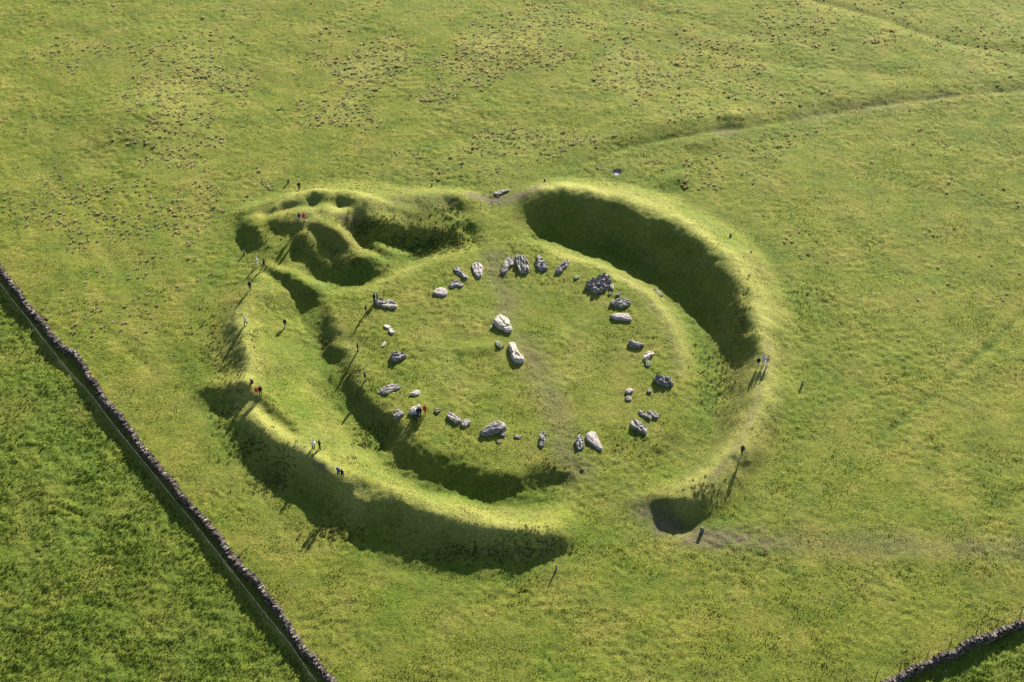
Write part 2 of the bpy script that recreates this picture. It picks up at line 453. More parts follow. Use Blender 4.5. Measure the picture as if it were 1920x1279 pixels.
def fast_mesh(name, verts, loops, nper, smooth=True, attr=None):
    me = bpy.data.meshes.new(name)
    nf = len(loops) // nper
    me.vertices.add(len(verts)); me.vertices.foreach_set('co', np.ascontiguousarray(verts, np.float32).ravel())
    me.loops.add(len(loops)); me.loops.foreach_set('vertex_index', np.ascontiguousarray(loops, np.int32))
    me.polygons.add(nf); me.polygons.foreach_set('loop_start', np.arange(0, nf * nper, nper, dtype=np.int32))
    me.polygons.foreach_set('use_smooth', np.full(nf, smooth, bool))
    me.update(calc_edges=True)
    if attr is not None:
        a = me.color_attributes.new('cover', 'FLOAT_COLOR', 'POINT')
        c = np.ones((len(verts), 4), np.float32); c[:, :attr.shape[1]] = attr
        a.data.foreach_set('color', c.ravel())
    return me


def obj(name, me, mat=None, parent=None, label=None, cat=None, group=None, kind=None, loc=None):
    o = bpy.data.objects.new(name, me)
    COL.objects.link(o)
    if mat is not None and me is not None:
        me.materials.append(mat)
    if parent is not None:
        o.parent = parent
    if label: o['label'] = label
    if cat: o['category'] = cat
    if group: o['group'] = group
    if kind: o['kind'] = kind
    if loc is not None: o.location = loc
    return o


# ------------------------------------------------------------------ materials
def new_mat(name):
    m = bpy.data.materials.new(name); m.use_nodes = True
    nt = m.node_tree; b = nt.nodes['Principled BSDF']
    b.inputs['Roughness'].default_value = 0.9
    b.inputs['Specular IOR Level'].default_value = 0.12
    return m, nt, b


def N(nt, t, **kw):
    n = nt.nodes.new(t)
    for k, v in kw.items():
        setattr(n, k, v)
    return n


def noise(nt, vec, scale, detail=3, rough=0.55):
    n = N(nt, 'ShaderNodeTexNoise'); n.inputs['Scale'].default_value = scale
    n.inputs['Detail'].default_value = detail; n.inputs['Roughness'].default_value = rough
    nt.links.new(vec, n.inputs['Vector']); return n.outputs['Fac']


def ramp(nt, fac, stops):
    r = N(nt, 'ShaderNodeValToRGB'); e = r.color_ramp.elements
    e[0].position, e[0].color = stops[0][0], (*stops[0][1], 1)
    e[1].position, e[1].color = stops[1][0], (*stops[1][1], 1)
    for p, c in stops[2:]:
        q = e.new(p); q.color = (*c, 1)
    nt.links.new(fac, r.inputs['Fac']); return r.outputs['Color']


def mix(nt, fac, a, b, mode='MIX'):
    m = N(nt, 'ShaderNodeMix', data_type='RGBA', blend_type=mode)
    for s, v in ((0, fac), (6, a), (7, b)):
        if hasattr(v, 'is_linked') or hasattr(v, 'links'):
            nt.links.new(v, m.inputs[s])
        elif s == 0:
            m.inputs[0].default_value = v
        else:
            m.inputs[s].default_value = (*v, 1)
    return m.outputs[2]


def mth(nt, op, a, b=None, clamp=False):
    m = N(nt, 'ShaderNodeMath', operation=op, use_clamp=clamp)
    for i, v in enumerate((a, b)):
        if v is None: continue
        if isinstance(v, (int, float)): m.inputs[i].default_value = v
        else: nt.links.new(v, m.inputs[i])
    return m.outputs[0]


def grass_color(nt):
    """turf colour from position and the cover masks; shared by the ground and the blades on it"""
    pos = N(nt, 'ShaderNodeNewGeometry').outputs['Position']
    at = N(nt, 'ShaderNodeAttribute', attribute_name='cover')
    sep = N(nt, 'ShaderNodeSeparateColor'); nt.links.new(at.outputs['Color'], sep.inputs[0])
    big = noise(nt, pos, 0.045, 3, 0.6)
    med = noise(nt, pos, 0.16, 4, 0.6)
    sml = noise(nt, pos, 1.7, 4, 0.75)
    fine = noise(nt, pos, 4.0, 3, 0.7)
    base = ramp(nt, big, [(0.36, (0.115, 0.155, 0.015)), (0.64, (0.178, 0.190, 0.023))])
    m1 = ramp(nt, med, [(0.34, (0.085, 0.135, 0.012)), (0.5, (0.150, 0.170, 0.020)), (0.66, (0.225, 0.208, 0.042))])
    c = mix(nt, 0.6, base, m1)
    m2 = ramp(nt, sml, [(0.32, (0.55, 0.62, 0.55)), (0.5, (1.0, 1.0, 1.0)), (0.68, (1.38, 1.28, 1.4))])
    c = mix(nt, 0.75, c, m2, 'MULTIPLY')
    olv = ramp(nt, noise(nt, pos, 0.085, 4, 0.65), [(0.44, (0, 0, 0)), (0.62, (1, 1, 1))])
    c = mix(nt, mth(nt, 'MULTIPLY', olv, 0.25), c, (0.165, 0.150, 0.040))
    drk = ramp(nt, noise(nt, pos, 0.33, 4, 0.7), [(0.53, (0, 0, 0)), (0.66, (1, 1, 1))])
    c = mix(nt, mth(nt, 'MULTIPLY', drk, 0.35), c, (0.060, 0.105, 0.012))
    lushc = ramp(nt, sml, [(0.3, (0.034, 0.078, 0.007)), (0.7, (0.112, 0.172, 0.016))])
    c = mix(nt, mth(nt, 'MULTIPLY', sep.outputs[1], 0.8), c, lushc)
    dry_litc = ramp(nt, sml, [(0.3, (0.27, 0.28, 0.060)), (0.7, (0.37, 0.345, 0.11))])  # straw turf, raised so the colour also carries sunlight on the crests
    c = mix(nt, mth(nt, 'MULTIPLY', sep.outputs[2], 0.75), c, dry_litc)
    rank_shadec = ramp(nt, sml, [(0.3, (0.060, 0.062, 0.018)), (0.7, (0.140, 0.128, 0.045))])  # rough growth, with shade of the steep faces mixed into the colour
    c = mix(nt, mth(nt, 'MULTIPLY', at.outputs['Alpha'], 0.3), c, rank_shadec)
    mudc = ramp(nt, fine, [(0.3, (0.070, 0.052, 0.034)), (0.62, (0.16, 0.125, 0.085)), (0.74, (0.30, 0.26, 0.22))])
    c = mix(nt, mth(nt, 'MULTIPLY', sep.outputs[0], 0.85, True), c, mudc)
    # reddish brown seed heads here and there
    rd = ramp(nt, noise(nt, pos, 0.6, 3, 0.7), [(0.62, (0, 0, 0)), (0.76, (1, 1, 1))])
    c = mix(nt, mth(nt, 'MULTIPLY', rd, 0.35), c, (0.17, 0.11, 0.045))
    return c, pos, fine, sep


def mat_ground():
    m, nt, b = new_mat('turf')
    c, pos, fine, sep = grass_color(nt)
    f2 = ramp(nt, noise(nt, pos, 6.0, 3, 0.75), [(0.3, (0.55, 0.6, 0.5)), (0.7, (1.35, 1.3, 1.35))])
    c = mix(nt, 0.8, c, f2, 'MULTIPLY')
    nt.links.new(c, b.inputs['Base Color'])
    bp = N(nt, 'ShaderNodeBump'); bp.inputs['Strength'].default_value = 1.0; bp.inputs['Distance'].default_value = 0.17
    nt.links.new(noise(nt, pos, 3.6, 5, 0.75), bp.inputs['Height'])
    nt.links.new(bp.outputs[0], b.inputs['Normal'])
    return m


def mat_blades(name, tint=None, trans=0.4):
    m, nt, b = new_mat(name)
    c, pos, fine, sep = grass_color(nt)
    if tint:
        c = mix(nt, tint[0], c, tint[1])
    ri = N(nt, 'ShaderNodeNewGeometry').outputs['Random Per Island']
    c = mix(nt, 1.0, c, ramp(nt, ri, [(0.0, (0.45, 0.5, 0.45)), (1.0, (1.65, 1.55, 1.6))]), 'MULTIPLY')
    out = nt.nodes['Material Output']
    tr = N(nt, 'ShaderNodeBsdfTranslucent'); nt.links.new(c, tr.inputs[0]); nt.links.new(c, b.inputs['Base Color'])
    ms = N(nt, 'ShaderNodeMixShader'); ms.inputs[0].default_value = trans
    nt.links.new(b.outputs[0], ms.inputs[1]); nt.links.new(tr.outputs[0], ms.inputs[2])
    nt.links.new(ms.outputs[0], out.inputs[0])
    return m


def mat_stone(name, lo, mid, hi, moss=0.0, sc=1.0, rough_=True):
    m, nt, b = new_mat(name)
    tc = N(nt, 'ShaderNodeNewGeometry').outputs['Position']
    a = noise(nt, tc, 2.2 * sc, 5, 0.7)
    c = ramp(nt, a, [(0.34, lo), (0.5, mid), (0.66, hi)])
    li = ramp(nt, noise(nt, tc, 5.0 * sc, 5, 0.8), [(0.40, (0.25, 0.24, 0.25)), (0.52, (1, 1, 1)), (0.66, (1.5, 1.5, 1.45))])
    c = mix(nt, 0.75, c, li, 'MULTIPLY')
    vo = N(nt, 'ShaderNodeTexVoronoi', feature='DISTANCE_TO_EDGE'); vo.inputs['Scale'].default_value = 2.6 * sc
    wv = N(nt, 'ShaderNodeVectorMath', operation='ADD')
    nn = N(nt, 'ShaderNodeTexNoise'); nn.inputs['Scale'].default_value = 2.5; nt.links.new(tc, nn.inputs['Vector'])
    nt.links.new(tc, wv.inputs[0]); nt.links.new(nn.outputs['Color'], wv.inputs[1]); nt.links.new(wv.outputs[0], vo.inputs['Vector'])
    crk = ramp(nt, vo.outputs['Distance'], [(0.0, (0.22, 0.2, 0.18)), (0.07, (1, 1, 1))])
    c = mix(nt, 0.8 if rough_ else 0.25, c, crk, 'MULTIPLY')
    if moss:
        mo = ramp(nt, noise(nt, tc, 1.7, 3, 0.6), [(0.42, (1, 1, 1)), (0.6, (0, 0, 0))])
        c = mix(nt, mth(nt, 'MULTIPLY', mo, moss), c, (0.10, 0.12, 0.03))
    nt.links.new(c, b.inputs['Base Color'])
    bp = N(nt, 'ShaderNodeBump'); bp.inputs['Strength'].default_value = 0.9 if rough_ else 0.45; bp.inputs['Distance'].default_value = 0.08
    nt.links.new(noise(nt, tc, 5.0 * sc, 5, 0.75), bp.inputs['Height'])
    nt.links.new(bp.outputs[0], b.inputs['Normal'])
    return m


def mat_plain(name, col, rough=0.85, var=0.25, sc=12.0):
    m, nt, b = new_mat(name)
    tc = N(nt, 'ShaderNodeTexCoord').outputs['Object']
    c = ramp(nt, noise(nt, tc, sc, 3), [(0.3, tuple(v * (1 - var) for v in col)), (0.7, tuple(min(1, v * (1 + var)) for v in col))])
    nt.links.new(c, b.inputs['Base Color']); b.inputs['Roughness'].default_value = rough
    return m


M_GROUND = mat_ground()
M_GRASS = mat_blades('grass_blades')
M_TUSS = mat_blades('tussock_blades', (0.8, (0.46, 0.41, 0.23)), 0.5)
M_ROUGH = mat_blades('rough_growth', (0.4, (0.20, 0.18, 0.08)))

nx, ny = shp
I = np.arange(nx * ny).reshape(nx, ny)
quads = np.stack([I[:-1, :-1], I[1:, :-1], I[1:, 1:], I[:-1, 1:]], -1).reshape(-1, 4)
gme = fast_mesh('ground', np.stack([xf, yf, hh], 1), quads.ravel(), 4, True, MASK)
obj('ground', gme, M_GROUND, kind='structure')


# ------------------------------------------------------------------ grass as blades (stuff)
def tufts(name, px, py, rad, hgt, nb, mat, wid=0.35, lean=0.7, mask=None):
    """many tufts in one mesh: nb triangular blades round each centre"""
    n = len(px)
    z = hz(px, py)
    ang = RNG.uniform(0, 2 * math.pi, (n, nb)) 
    ln = RNG.uniform(0.3, 1.0, (n, nb)) * lean
    r = rad[:, None] * ln
    hb = hgt[:, None] * RNG.uniform(0.65, 1.1, (n, nb)) * np.sqrt(np.clip(1 - 0.55 * ln ** 2, .2, 1))
    off = rad[:, None] * 0.35
    ox = px[:, None] + np.cos(ang) * r * off / rad[:, None]; oy = py[:, None] + np.sin(ang) * r * off / rad[:, None]
    w = rad[:, None] * wid
    tx = px[:, None] + np.cos(ang) * r; ty = py[:, None] + np.sin(ang) * r
    a2 = ang + RNG.uniform(1.0, 2.1, (n, nb))
    b0 = np.stack([ox + np.cos(a2) * w, oy + np.sin(a2) * w, np.broadcast_to(z[:, None] - 0.03, (n, nb))], -1)
    b1 = np.stack([ox - np.cos(a2) * w, oy - np.sin(a2) * w, np.broadcast_to(z[:, None] - 0.03, (n, nb))], -1)
    tp = np.stack([tx, ty, z[:, None] + hb], -1)
    V = np.stack([b0, b1, tp], 2).reshape(-1, 3)
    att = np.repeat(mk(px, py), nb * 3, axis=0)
    if mask is not None:
        att = att * 0 + np.array(mask)
    return fast_mesh(name, V, np.arange(len(V)), 3, False, att)


n = 480000
qx = RNG.uniform(-20, 1940, n); qy = RNG.uniform(-20, 1300, n)
gx, gy = P(qx, qy, 0)
sd = side_of(gx, gy, LEFT_LINE_W); sd2 = side_of(gx, gy, RIGHT_LINE_W)
wild = ((sd < -0.3) | (sd2 < -1.0))
mm = mk(gx, gy)
keep = RNG.uniform(0, 1, n) > mm[:, 0] * 0.8 + mm[:, 2] * 0.45
gx, gy, wild = gx[keep], gy[keep], wild[keep]
patch = np.clip(0.6 + 0.9 * fbm(gx, gy, 3.5, 3, 60), 0.15, 1.4)
hv = RNG.uniform(0, 1, len(gx)) ** 3
sz = (0.065 + 0.12 * hv) * (0.6 + 0.7 * patch) * np.where(wild, 1.25, 1.0)
hg = (0.04 + 0.08 * hv) * (0.4 + 0.9 * patch) * np.where(wild, 1.3, 1.0)
obj('grass', tufts('grass', gx, gy, sz, hg, 3, M_GRASS), M_GRASS, kind='stuff',
    label='short green and straw coloured grass covering the whole pasture', cat='grass')

# pale rush tussocks scattered over the far pasture
n = 48000
qx = RNG.uniform(-30, 1950, n); qy = RNG.uniform(-30, 640, n)
gx, gy = P(qx, qy, 0)
cl = fbm(gx, gy, 13, 2, 70) + 0.6 * fbm(gx, gy, 4.0, 2, 74)
wgt = 0.10 + 1.0 * np.exp(-(((qx - 900) / 420) ** 2 + ((qy - 150) / 120) ** 2)) + 0.5 * np.exp(-(((qx - 380) / 300) ** 2 + ((qy - 200) / 150) ** 2)) \
    + 0.35 * np.exp(-(((qx - 1600) / 330) ** 2 + ((qy - 90) / 90) ** 2)) + 0.15 * np.exp(-(((qx - 1500) / 300) ** 2 + ((qy - 350) / 60) ** 2)) \
    + 0.35 * np.exp(-(((qx - 30) / 60) ** 2 + ((qy - 180) / 80) ** 2)) + .25 * np.exp(-(((qx - 250) / 200) ** 2 + ((qy - 420) / 90) ** 2))
wgt = np.clip(wgt, 0, 1.05)
rad_ = np.hypot(gx - OX, gy - OY)
th_ = np.arctan2(gy - OY, gx - OX)
toe = np.interp(th_, TH, RINGS[5][0], period=2 * math.pi)
ok = (cl > 0.36 - 0.48 * wgt) & (rad_ > toe + 2.0) & (RNG.uniform(0, 1, n) < 0.12 + 0.75 * wgt)
ok &= side_of(gx, gy, LEFT_LINE_W) > 3.0
for pts_ in ([(1085,312),(1345,246),(1560,210),(1930,171)], [(880,350),(1000,330),(1085,312)]):
    ok &= seg_dist(gx, gy, rutpts(pts_))[0] > 3.0
ok |= (RNG.uniform(0, 1, n) < 0.011) & (rad_ > toe + 1.5) & (side_of(gx, gy, LEFT_LINE_W) > 3.0)
gx, gy = gx[ok], gy[ok]
print('tussocks', len(gx))
big = 0.5 + 0.9 * RNG.uniform(0, 1, len(gx)) ** 1.5
obj('tussocks', tufts('tussocks', gx, gy, 0.32 * big, 0.20 * big, 24, M_TUSS, 0.28, 1.2), M_TUSS, kind='stuff',
    label='straw coloured rush tussocks scattered over the far pasture', cat='tussocks')

# rough growth on the broken bank faces
rp = []
for (cx, cy, sx, sy, z0, k) in [(700, 420, 45, 12, 1.8, 160), (780, 445, 60, 16, .8, 260), (850, 440, 40, 18, .4, 190), (810, 470, 45, 8, -.6, 120),
                                (840, 395, 35, 10, 1.4, 60), (690, 830, 26, 10, -1.2, 60), (610, 640, 12, 12, -.6, 40), (655, 700, 26, 10, -.6, 70), (700, 800, 30, 14, -.8, 60),
                                (440, 690, 30, 60, .9, 190), (470, 830, 40, 26, .9, 150), (500, 900, 40, 24, .2, 120), (620, 1000, 50, 14, 0, 140),
                                (900, 1040, 110, 12, 0, 230), (1000, 1020, 60, 14, .6, 120), (1360, 700, 22, 40, .2, 90), (1330, 700, 30, 60, -1, 60),
                                (1320, 930, 30, 20, .6, 45), (1090, 880, 40, 10, 0, 15), (1010, 880, 40, 14, -.4, 25), (560, 455, 60, 30, 1, 60),
                                (640, 505, 60, 8, -1, 60), (660, 862, 16, 8, 1.2, 10), (1390, 600, 14, 60, 1.0, 100), (1180, 830, 60, 22, 0, 40),
                                (430, 780, 22, 26, .4, 60), (540, 850, 26, 12, 2, 40), (395, 640, 14, 50, .3, 60)]:
    a, b = P(cx + RNG.normal(0, sx * .6, k), cy + RNG.normal(0, sy * .6, k), z0)
    rp.append(np.stack([a, b], 1))
rp = np.concatenate(rp)
s_ = RNG.uniform(0.5, 1.3, len(rp))
obj('rough_growth', tufts('rough_growth', rp[:, 0], rp[:, 1], 0.26 * s_, 0.15 * s_, 14, M_ROUGH, 0.3, 1.1), M_ROUGH, kind='stuff',
    label='rough tufted grass and nettles on the broken faces of the bank', cat='rough grass')

# coarse clumps in the unmown fields beyond the walls
n = 14000
qx = np.concatenate([RNG.uniform(-30, 640, n), RNG.uniform(1640, 1950, 2500)]); qy = np.concatenate([RNG.uniform(520, 1310, n), RNG.uniform(1160, 1310, 2500)])
gx, gy = P(qx, qy, 0)
sl_ = side_of(gx, gy, LEFT_LINE_W); sr_ = side_of(gx, gy, RIGHT_LINE_W)
cl = fbm(gx, gy, 3.0, 3, 80)
ok = (((sl_ < -0.5) & (cl > -0.12)) | ((sl_ < -.4) & (sl_ > -2.6))) | ((sr_ < -4.5) & (qx > 1500) & (cl > -0.1))
gx, gy = gx[ok], gy[ok]
s_ = RNG.uniform(0.5, 1.3, len(gx))
obj('field_clumps', tufts('field_clumps', gx, gy, 0.21 * s_, 0.10 * s_, 12, M_GRASS, 0.34, 1.2), M_GRASS, kind='stuff',
    label='coarse clumps of long grass in the fields beyond the walls', cat='long grass')

# ------------------------------------------------------------------ stones
ST = {
    'grey': mat_stone('limestone_grey', (0.13, 0.115, 0.10), (0.27, 0.245, 0.22), (0.48, 0.445, 0.40)),
    'pale': mat_stone('limestone_pale', (0.36, 0.315, 0.255), (0.52, 0.46, 0.375), (0.64, 0.575, 0.48), sc=0.8, rough_=False),
    'dark': mat_stone('limestone_dark', (0.10, 0.09, 0.08), (0.23, 0.21, 0.19), (0.52, 0.48, 0.44)),
    'pink': mat_stone('limestone_pinkish', (0.27, 0.23, 0.21), (0.44, 0.385, 0.355), (0.60, 0.54, 0.50), sc=1.4),
    'moss': mat_stone('limestone_mossy', (0.15, 0.15, 0.12), (0.27, 0.26, 0.23), (0.40, 0.39, 0.36), moss=0.85),
}
Z2 = (800, 440, 6.393); Z3 = (1040, 460, 6.393); Z4 = (640, 530, 7.99); Z5 = (680, 680, 6.393)
Z6 = (960, 680, 5.812); Z7 = (880, 560, 9.133); Z8 = (1160, 620, 10.657); Z9 = (890, 310, 10.667)
STONES = [
 (Z2,'pink',.45,.3,[(75,685),(110,645),(160,630),(215,640),(248,665),(240,715),(200,728),(140,715),(90,700)],'smooth pale pinkish boulder, first of the northern arc coming from the left'),
 (Z2,'grey',.45,.9,[(270,625),(285,570),(340,535),(400,555),(445,590),(420,615),(350,615),(300,632)],'small jagged grey slab with a pointed right end, right of the smooth pink boulder'),
 (Z2,'grey',.4,1.0,[(320,405),(350,375),(400,390),(430,440),(490,490),(490,520),(455,520),(400,480),(350,450)],'narrow pitted grey slab slanting down to the right, upper left of the stone ring'),
 (Z2,'pink',.5,.8,[(540,355),(590,325),(650,345),(680,390),(665,430),(660,490),(610,500),(575,460),(550,400)],'boot shaped pinkish slab standing alone left of the worn entrance gap'),
 (Z2,'grey',.6,.9,[(890,440),(910,370),(950,290),(990,250),(1025,270),(1052,320),(1040,360),(985,385),(965,440),(925,458)],'left stone of the touching pair at the top of the ring, leaning to lower left'),
 (Z2,'grey',.75,1.0,[(1050,290),(1065,245),(1120,235),(1170,245),(1205,300),(1225,370),(1225,425),(1160,440),(1100,420),(1095,370),(1060,340)],'right stone of the touching pair at the top of the ring, broad and deeply pitted'),
 (Z2,'dark',.65,1.2,[(1300,310),(1330,260),(1350,235),(1385,285),(1430,345),(1460,390),(1410,405),(1380,420),(1330,395),(1300,350)],'spiky topped dark grey slab just right of the touching pair'),
 (Z2,'dark',.6,1.1,[(1550,430),(1570,375),(1630,320),(1690,290),(1715,310),(1690,360),(1640,410),(1590,455),(1555,460)],'long dark furrowed slab pointing up to the right at the top of the ring'),
 (Z2,'moss',.35,.4,[(1765,505),(1785,480),(1840,490),(1835,515),(1800,535),(1770,530)],'tiny mossy stone between the long dark slab and the big craggy boulder'),
 (Z7,'pale',1.0,.25,[(410,375),(450,340),(470,290),(540,270),(600,305),(680,345),(695,400),(695,445),(590,485),(540,480),(470,440)],'big cream coloured block at the centre of the ring with a flat sunlit top'),
 (Z7,'pale',.85,.3,[(580,510),(620,480),(700,455),(740,510),(720,545),(640,545)],'smaller cream block split off the front of the big central block'),
 (Z7,'moss',.35,.7,[(440,740),(480,705),(525,710),(550,770),(595,800),(540,840),(490,830),(450,790)],'low mossy lump in the grass between the two central slabs'),
 (Z7,'pale',.95,.38,[(670,750),(720,740),(780,745),(810,810),(840,900),(870,965),(930,985),(945,1040),(880,1065),(790,1050),(735,1000),(710,900),(680,820)],'long pale L shaped slab lying near the centre of the ring'),
 (Z7,'pale',.4,.3,[(362,485),(385,450),(400,468),(392,495),(372,500)],'tiny pale chip at the left foot of the big central block'),
 (Z3,'dark',1.1,1.3,[(370,465),(420,415),(500,390),(560,360),(620,335),(670,380),(690,430),(650,450),(640,490),(570,530),(500,545),(440,520),(400,485)],'biggest craggy dark boulder of the ring, deeply fissured, at the upper right'),
 (Z3,'grey',.4,.6,[(655,480),(690,450),(712,490),(700,530),(665,515)],'small grey stone tucked against the right end of the biggest craggy boulder'),
 (Z3,'moss',.28,.4,[(640,570),(665,550),(690,580),(670,600),(645,590)],'tiny mossy stone below the right end of the biggest craggy boulder'),
 (Z3,'moss',.6,.4,[(735,590),(760,555),(800,550),(785,590),(760,605)],'small pale upright stone just above the pointed oval slab'),
 (Z3,'grey',.65,.9,[(660,690),(710,650),(780,640),(850,628),(905,660),(912,690),(870,720),(800,730),(730,710)],'pointed oval grey slab on the right side above the flat pinkish slab'),
 (Z3,'pink',.55,.35,[(665,835),(730,815),(800,815),(880,815),(920,870),(920,895),(870,890),(800,880),(720,875)],'flat pinkish slab with a squared right end on the right side of the ring'),
 (Z3,'moss',.25,.5,[(1180,515),(1220,520),(1270,575),(1300,600),(1260,610),(1220,575)],'low mossy slab in the ditch at the edge of the long shadow'),
 (Z8,'grey',.7,.7,[(200,215),(230,185),(310,190),(420,220),(520,270),(500,290),(380,300),(260,290),(215,260)],'wedge shaped slab with a dark front tapering to a point at its right'),
 (Z8,'pale',.5,.9,[(480,540),(510,470),(580,420),(660,400),(715,440),(690,475),(630,490),(615,540),(560,575),(500,575)],'curved whitish stone above a mossy lump on the right side of the ring'),
 (Z8,'moss',.3,.8,[(515,620),(560,585),(620,600),(650,650),(620,700),(550,710)],'mossy lump directly below the curved whitish stone'),
 (Z8,'dark',.8,1.2,[(690,940),(760,910),(850,915),(930,930),(1010,930),(1090,990),(1100,1030),(1060,1090),(980,1080),(880,1060),(780,1010)],'broad dark knobbly boulder, rightmost of the whole ring'),
 (Z8,'pink',.42,.3,[(135,1190),(180,1145),(240,1145),(300,1190),(270,1225),(200,1245),(145,1225)],'upper of two small rounded stones one above the other on the right side'),
 (Z6,'moss',.32,.4,[(1470,310),(1490,270),(1520,285),(1520,320),(1490,330)],'tiny mossy stone below left of the rightmost knobbly boulder'),
 (Z6,'grey',.3,.4,[(1235,375),(1270,360),(1305,380),(1300,405),(1260,415),(1240,400)],'lower of two small rounded stones one above the other on the right side'),
 (Z6,'grey',.42,.8,[(1370,530),(1395,508),(1440,530),(1480,560),(1520,585),(1515,615),(1470,590),(1400,560)],'thin knobbly stone leaning against a rounder one at the lower right'),
 (Z6,'dark',.5,.6,[(1475,530),(1500,508),(1550,525),(1605,570),(1590,600),(1550,600),(1500,560)],'rounder dark stone at the right of the thin knobbly one'),
 (Z6,'grey',.65,.7,[(1295,640),(1320,615),(1390,635),(1475,710),(1460,775),(1400,745),(1340,710),(1295,690)],'oblong whitish grey block at the lower right, below the knobbly pair'),
 (Z6,'pink',.65,.35,[(800,790),(850,745),(900,745),(930,800),(960,870),(990,930),(975,955),(930,930),(880,890),(820,840)],'teardrop shaped pinkish slab at the bottom of the ring, tail pointing lower right'),
 (Z6,'grey',.6,1.1,[(680,850),(720,800),(740,780),(775,820),(790,890),(770,930),(720,935),(700,890)],'upright looking cracked grey stone at the left of the teardrop slab'),
 (Z6,'grey',.5,1.1,[(295,830),(315,745),(345,740),(375,790),(355,860),(340,905),(300,900)],'narrow knobbly stone standing alone at the bottom of the ring'),
 (Z6,'moss',.22,.3,[(20,805),(60,782),(115,800),(80,828)],'sunken mossy stone at the left of the narrow knobbly one'),
 (Z5,'dark',1.1,.35,[(1410,810),(1470,770),(1540,720),(1640,698),(1700,720),(1722,770),(1680,800),(1580,820),(1500,850),(1430,840)],'large smooth rounded grey boulder at the bottom left of the ring'),
 (Z5,'grey',.4,.4,[(1645,835),(1680,815),(1720,845),(1705,880),(1660,870)],'small stone at the lower right foot of the large smooth boulder'),
 (Z5,'moss',.22,.5,[(1605,935),(1640,920),(1665,950),(1630,975)],'tiny chip in the grass below the large smooth boulder'),
 (Z5,'grey',.42,.6,[(1180,710),(1210,680),(1250,668),(1300,690),(1290,720),(1240,760),(1190,760)],'squarish pitted stone at the right end of an oval slab, lower left'),
 (Z5,'grey',.5,.5,[(1010,610),(1040,572),(1090,610),(1170,660),(1172,700),(1120,720),(1050,680),(1015,645)],'oval pitted slab slanting down right, touching a squarish stone'),
 (Z5,'moss',.4,.4,[(850,575),(880,542),(940,550),(935,575),(895,600)],'dark mossy block in the grass just right of the family group'),
 (Z5,'pale',.8,.35,[(555,570),(600,530),(680,500),(700,530),(680,590),(620,600),(570,600)],'whitish boulder with the family group gathered round it'),
 (Z5,'grey',.4,1.2,[(360,610),(380,570),(420,555),(480,580),(495,610),(450,640),(400,660),(370,640)],'rough rounded grey stone at the left of the family boulder'),
 (Z5,'pale',.42,.3,[(560,375),(600,345),(660,322),(695,345),(680,375),(620,385)],'small smooth cream stone on the left side of the ring'),
 (Z5,'grey',.45,.8,[(170,345),(220,310),(290,270),(340,245),(400,260),(470,285),(430,310),(350,340),(300,370),(230,365),(180,360)],'long ragged whitish slab at the left edge of the plateau'),
 (Z4,'dark',.85,.9,[(730,1090),(760,1040),(830,1015),(900,1040),(975,1060),(985,1080),(930,1110),(860,1140),(790,1165),(740,1130)],'speckled dark boulder with a pointed right end on the left side'),
 (Z4,'pale',.3,.4,[(630,640),(680,620),(730,650),(740,670),(700,685),(650,670)],'small white stone, upper one of two below the cracked slab'),
 (Z4,'pale',.3,.7,[(700,700),(740,675),(790,700),(800,740),(770,765),(715,730)],'small white stone, lower one of two below the cracked slab'),
 (Z4,'grey',.75,.5,[(500,270),(560,240),(640,245),(660,300),(600,320),(530,310)],'left piece of the cracked slab that two visitors stand behind'),
 (Z4,'grey',.7,.5,[(655,290),(700,250),(760,260),(830,300),(820,318),(740,318),(660,312)],'rear right piece of the cracked slab on the left side'),
 (Z4,'pale',.5,.4,[(590,330),(650,320),(760,320),(830,325),(830,355),(740,365),(640,350)],'long front piece of the cracked slab, pale topped'),
 (Z4,'pink',.12,.4,[(595,950),(640,870),(670,890),(655,930),(610,965)],'almost buried pinkish stone above the speckled dark boulder'),
 (Z9,'dark',.45,.3,[(375,555),(410,520),(520,505),(640,470),(700,475),(690,500),(560,545),(520,580),(420,590)],'long blue grey slab lying in the far entrance gap of the bank'),
 (Z9,'pale',.28,.3,[(430,600),(470,585),(495,605),(450,625)],'small pale stone below the slab in the far entrance gap'),
]


def n3(p, seed):
    return (vnoise(p[:, 0] + p[:, 2] * 1.7, p[:, 1] - p[:, 2] * 1.3, 1.0, seed))


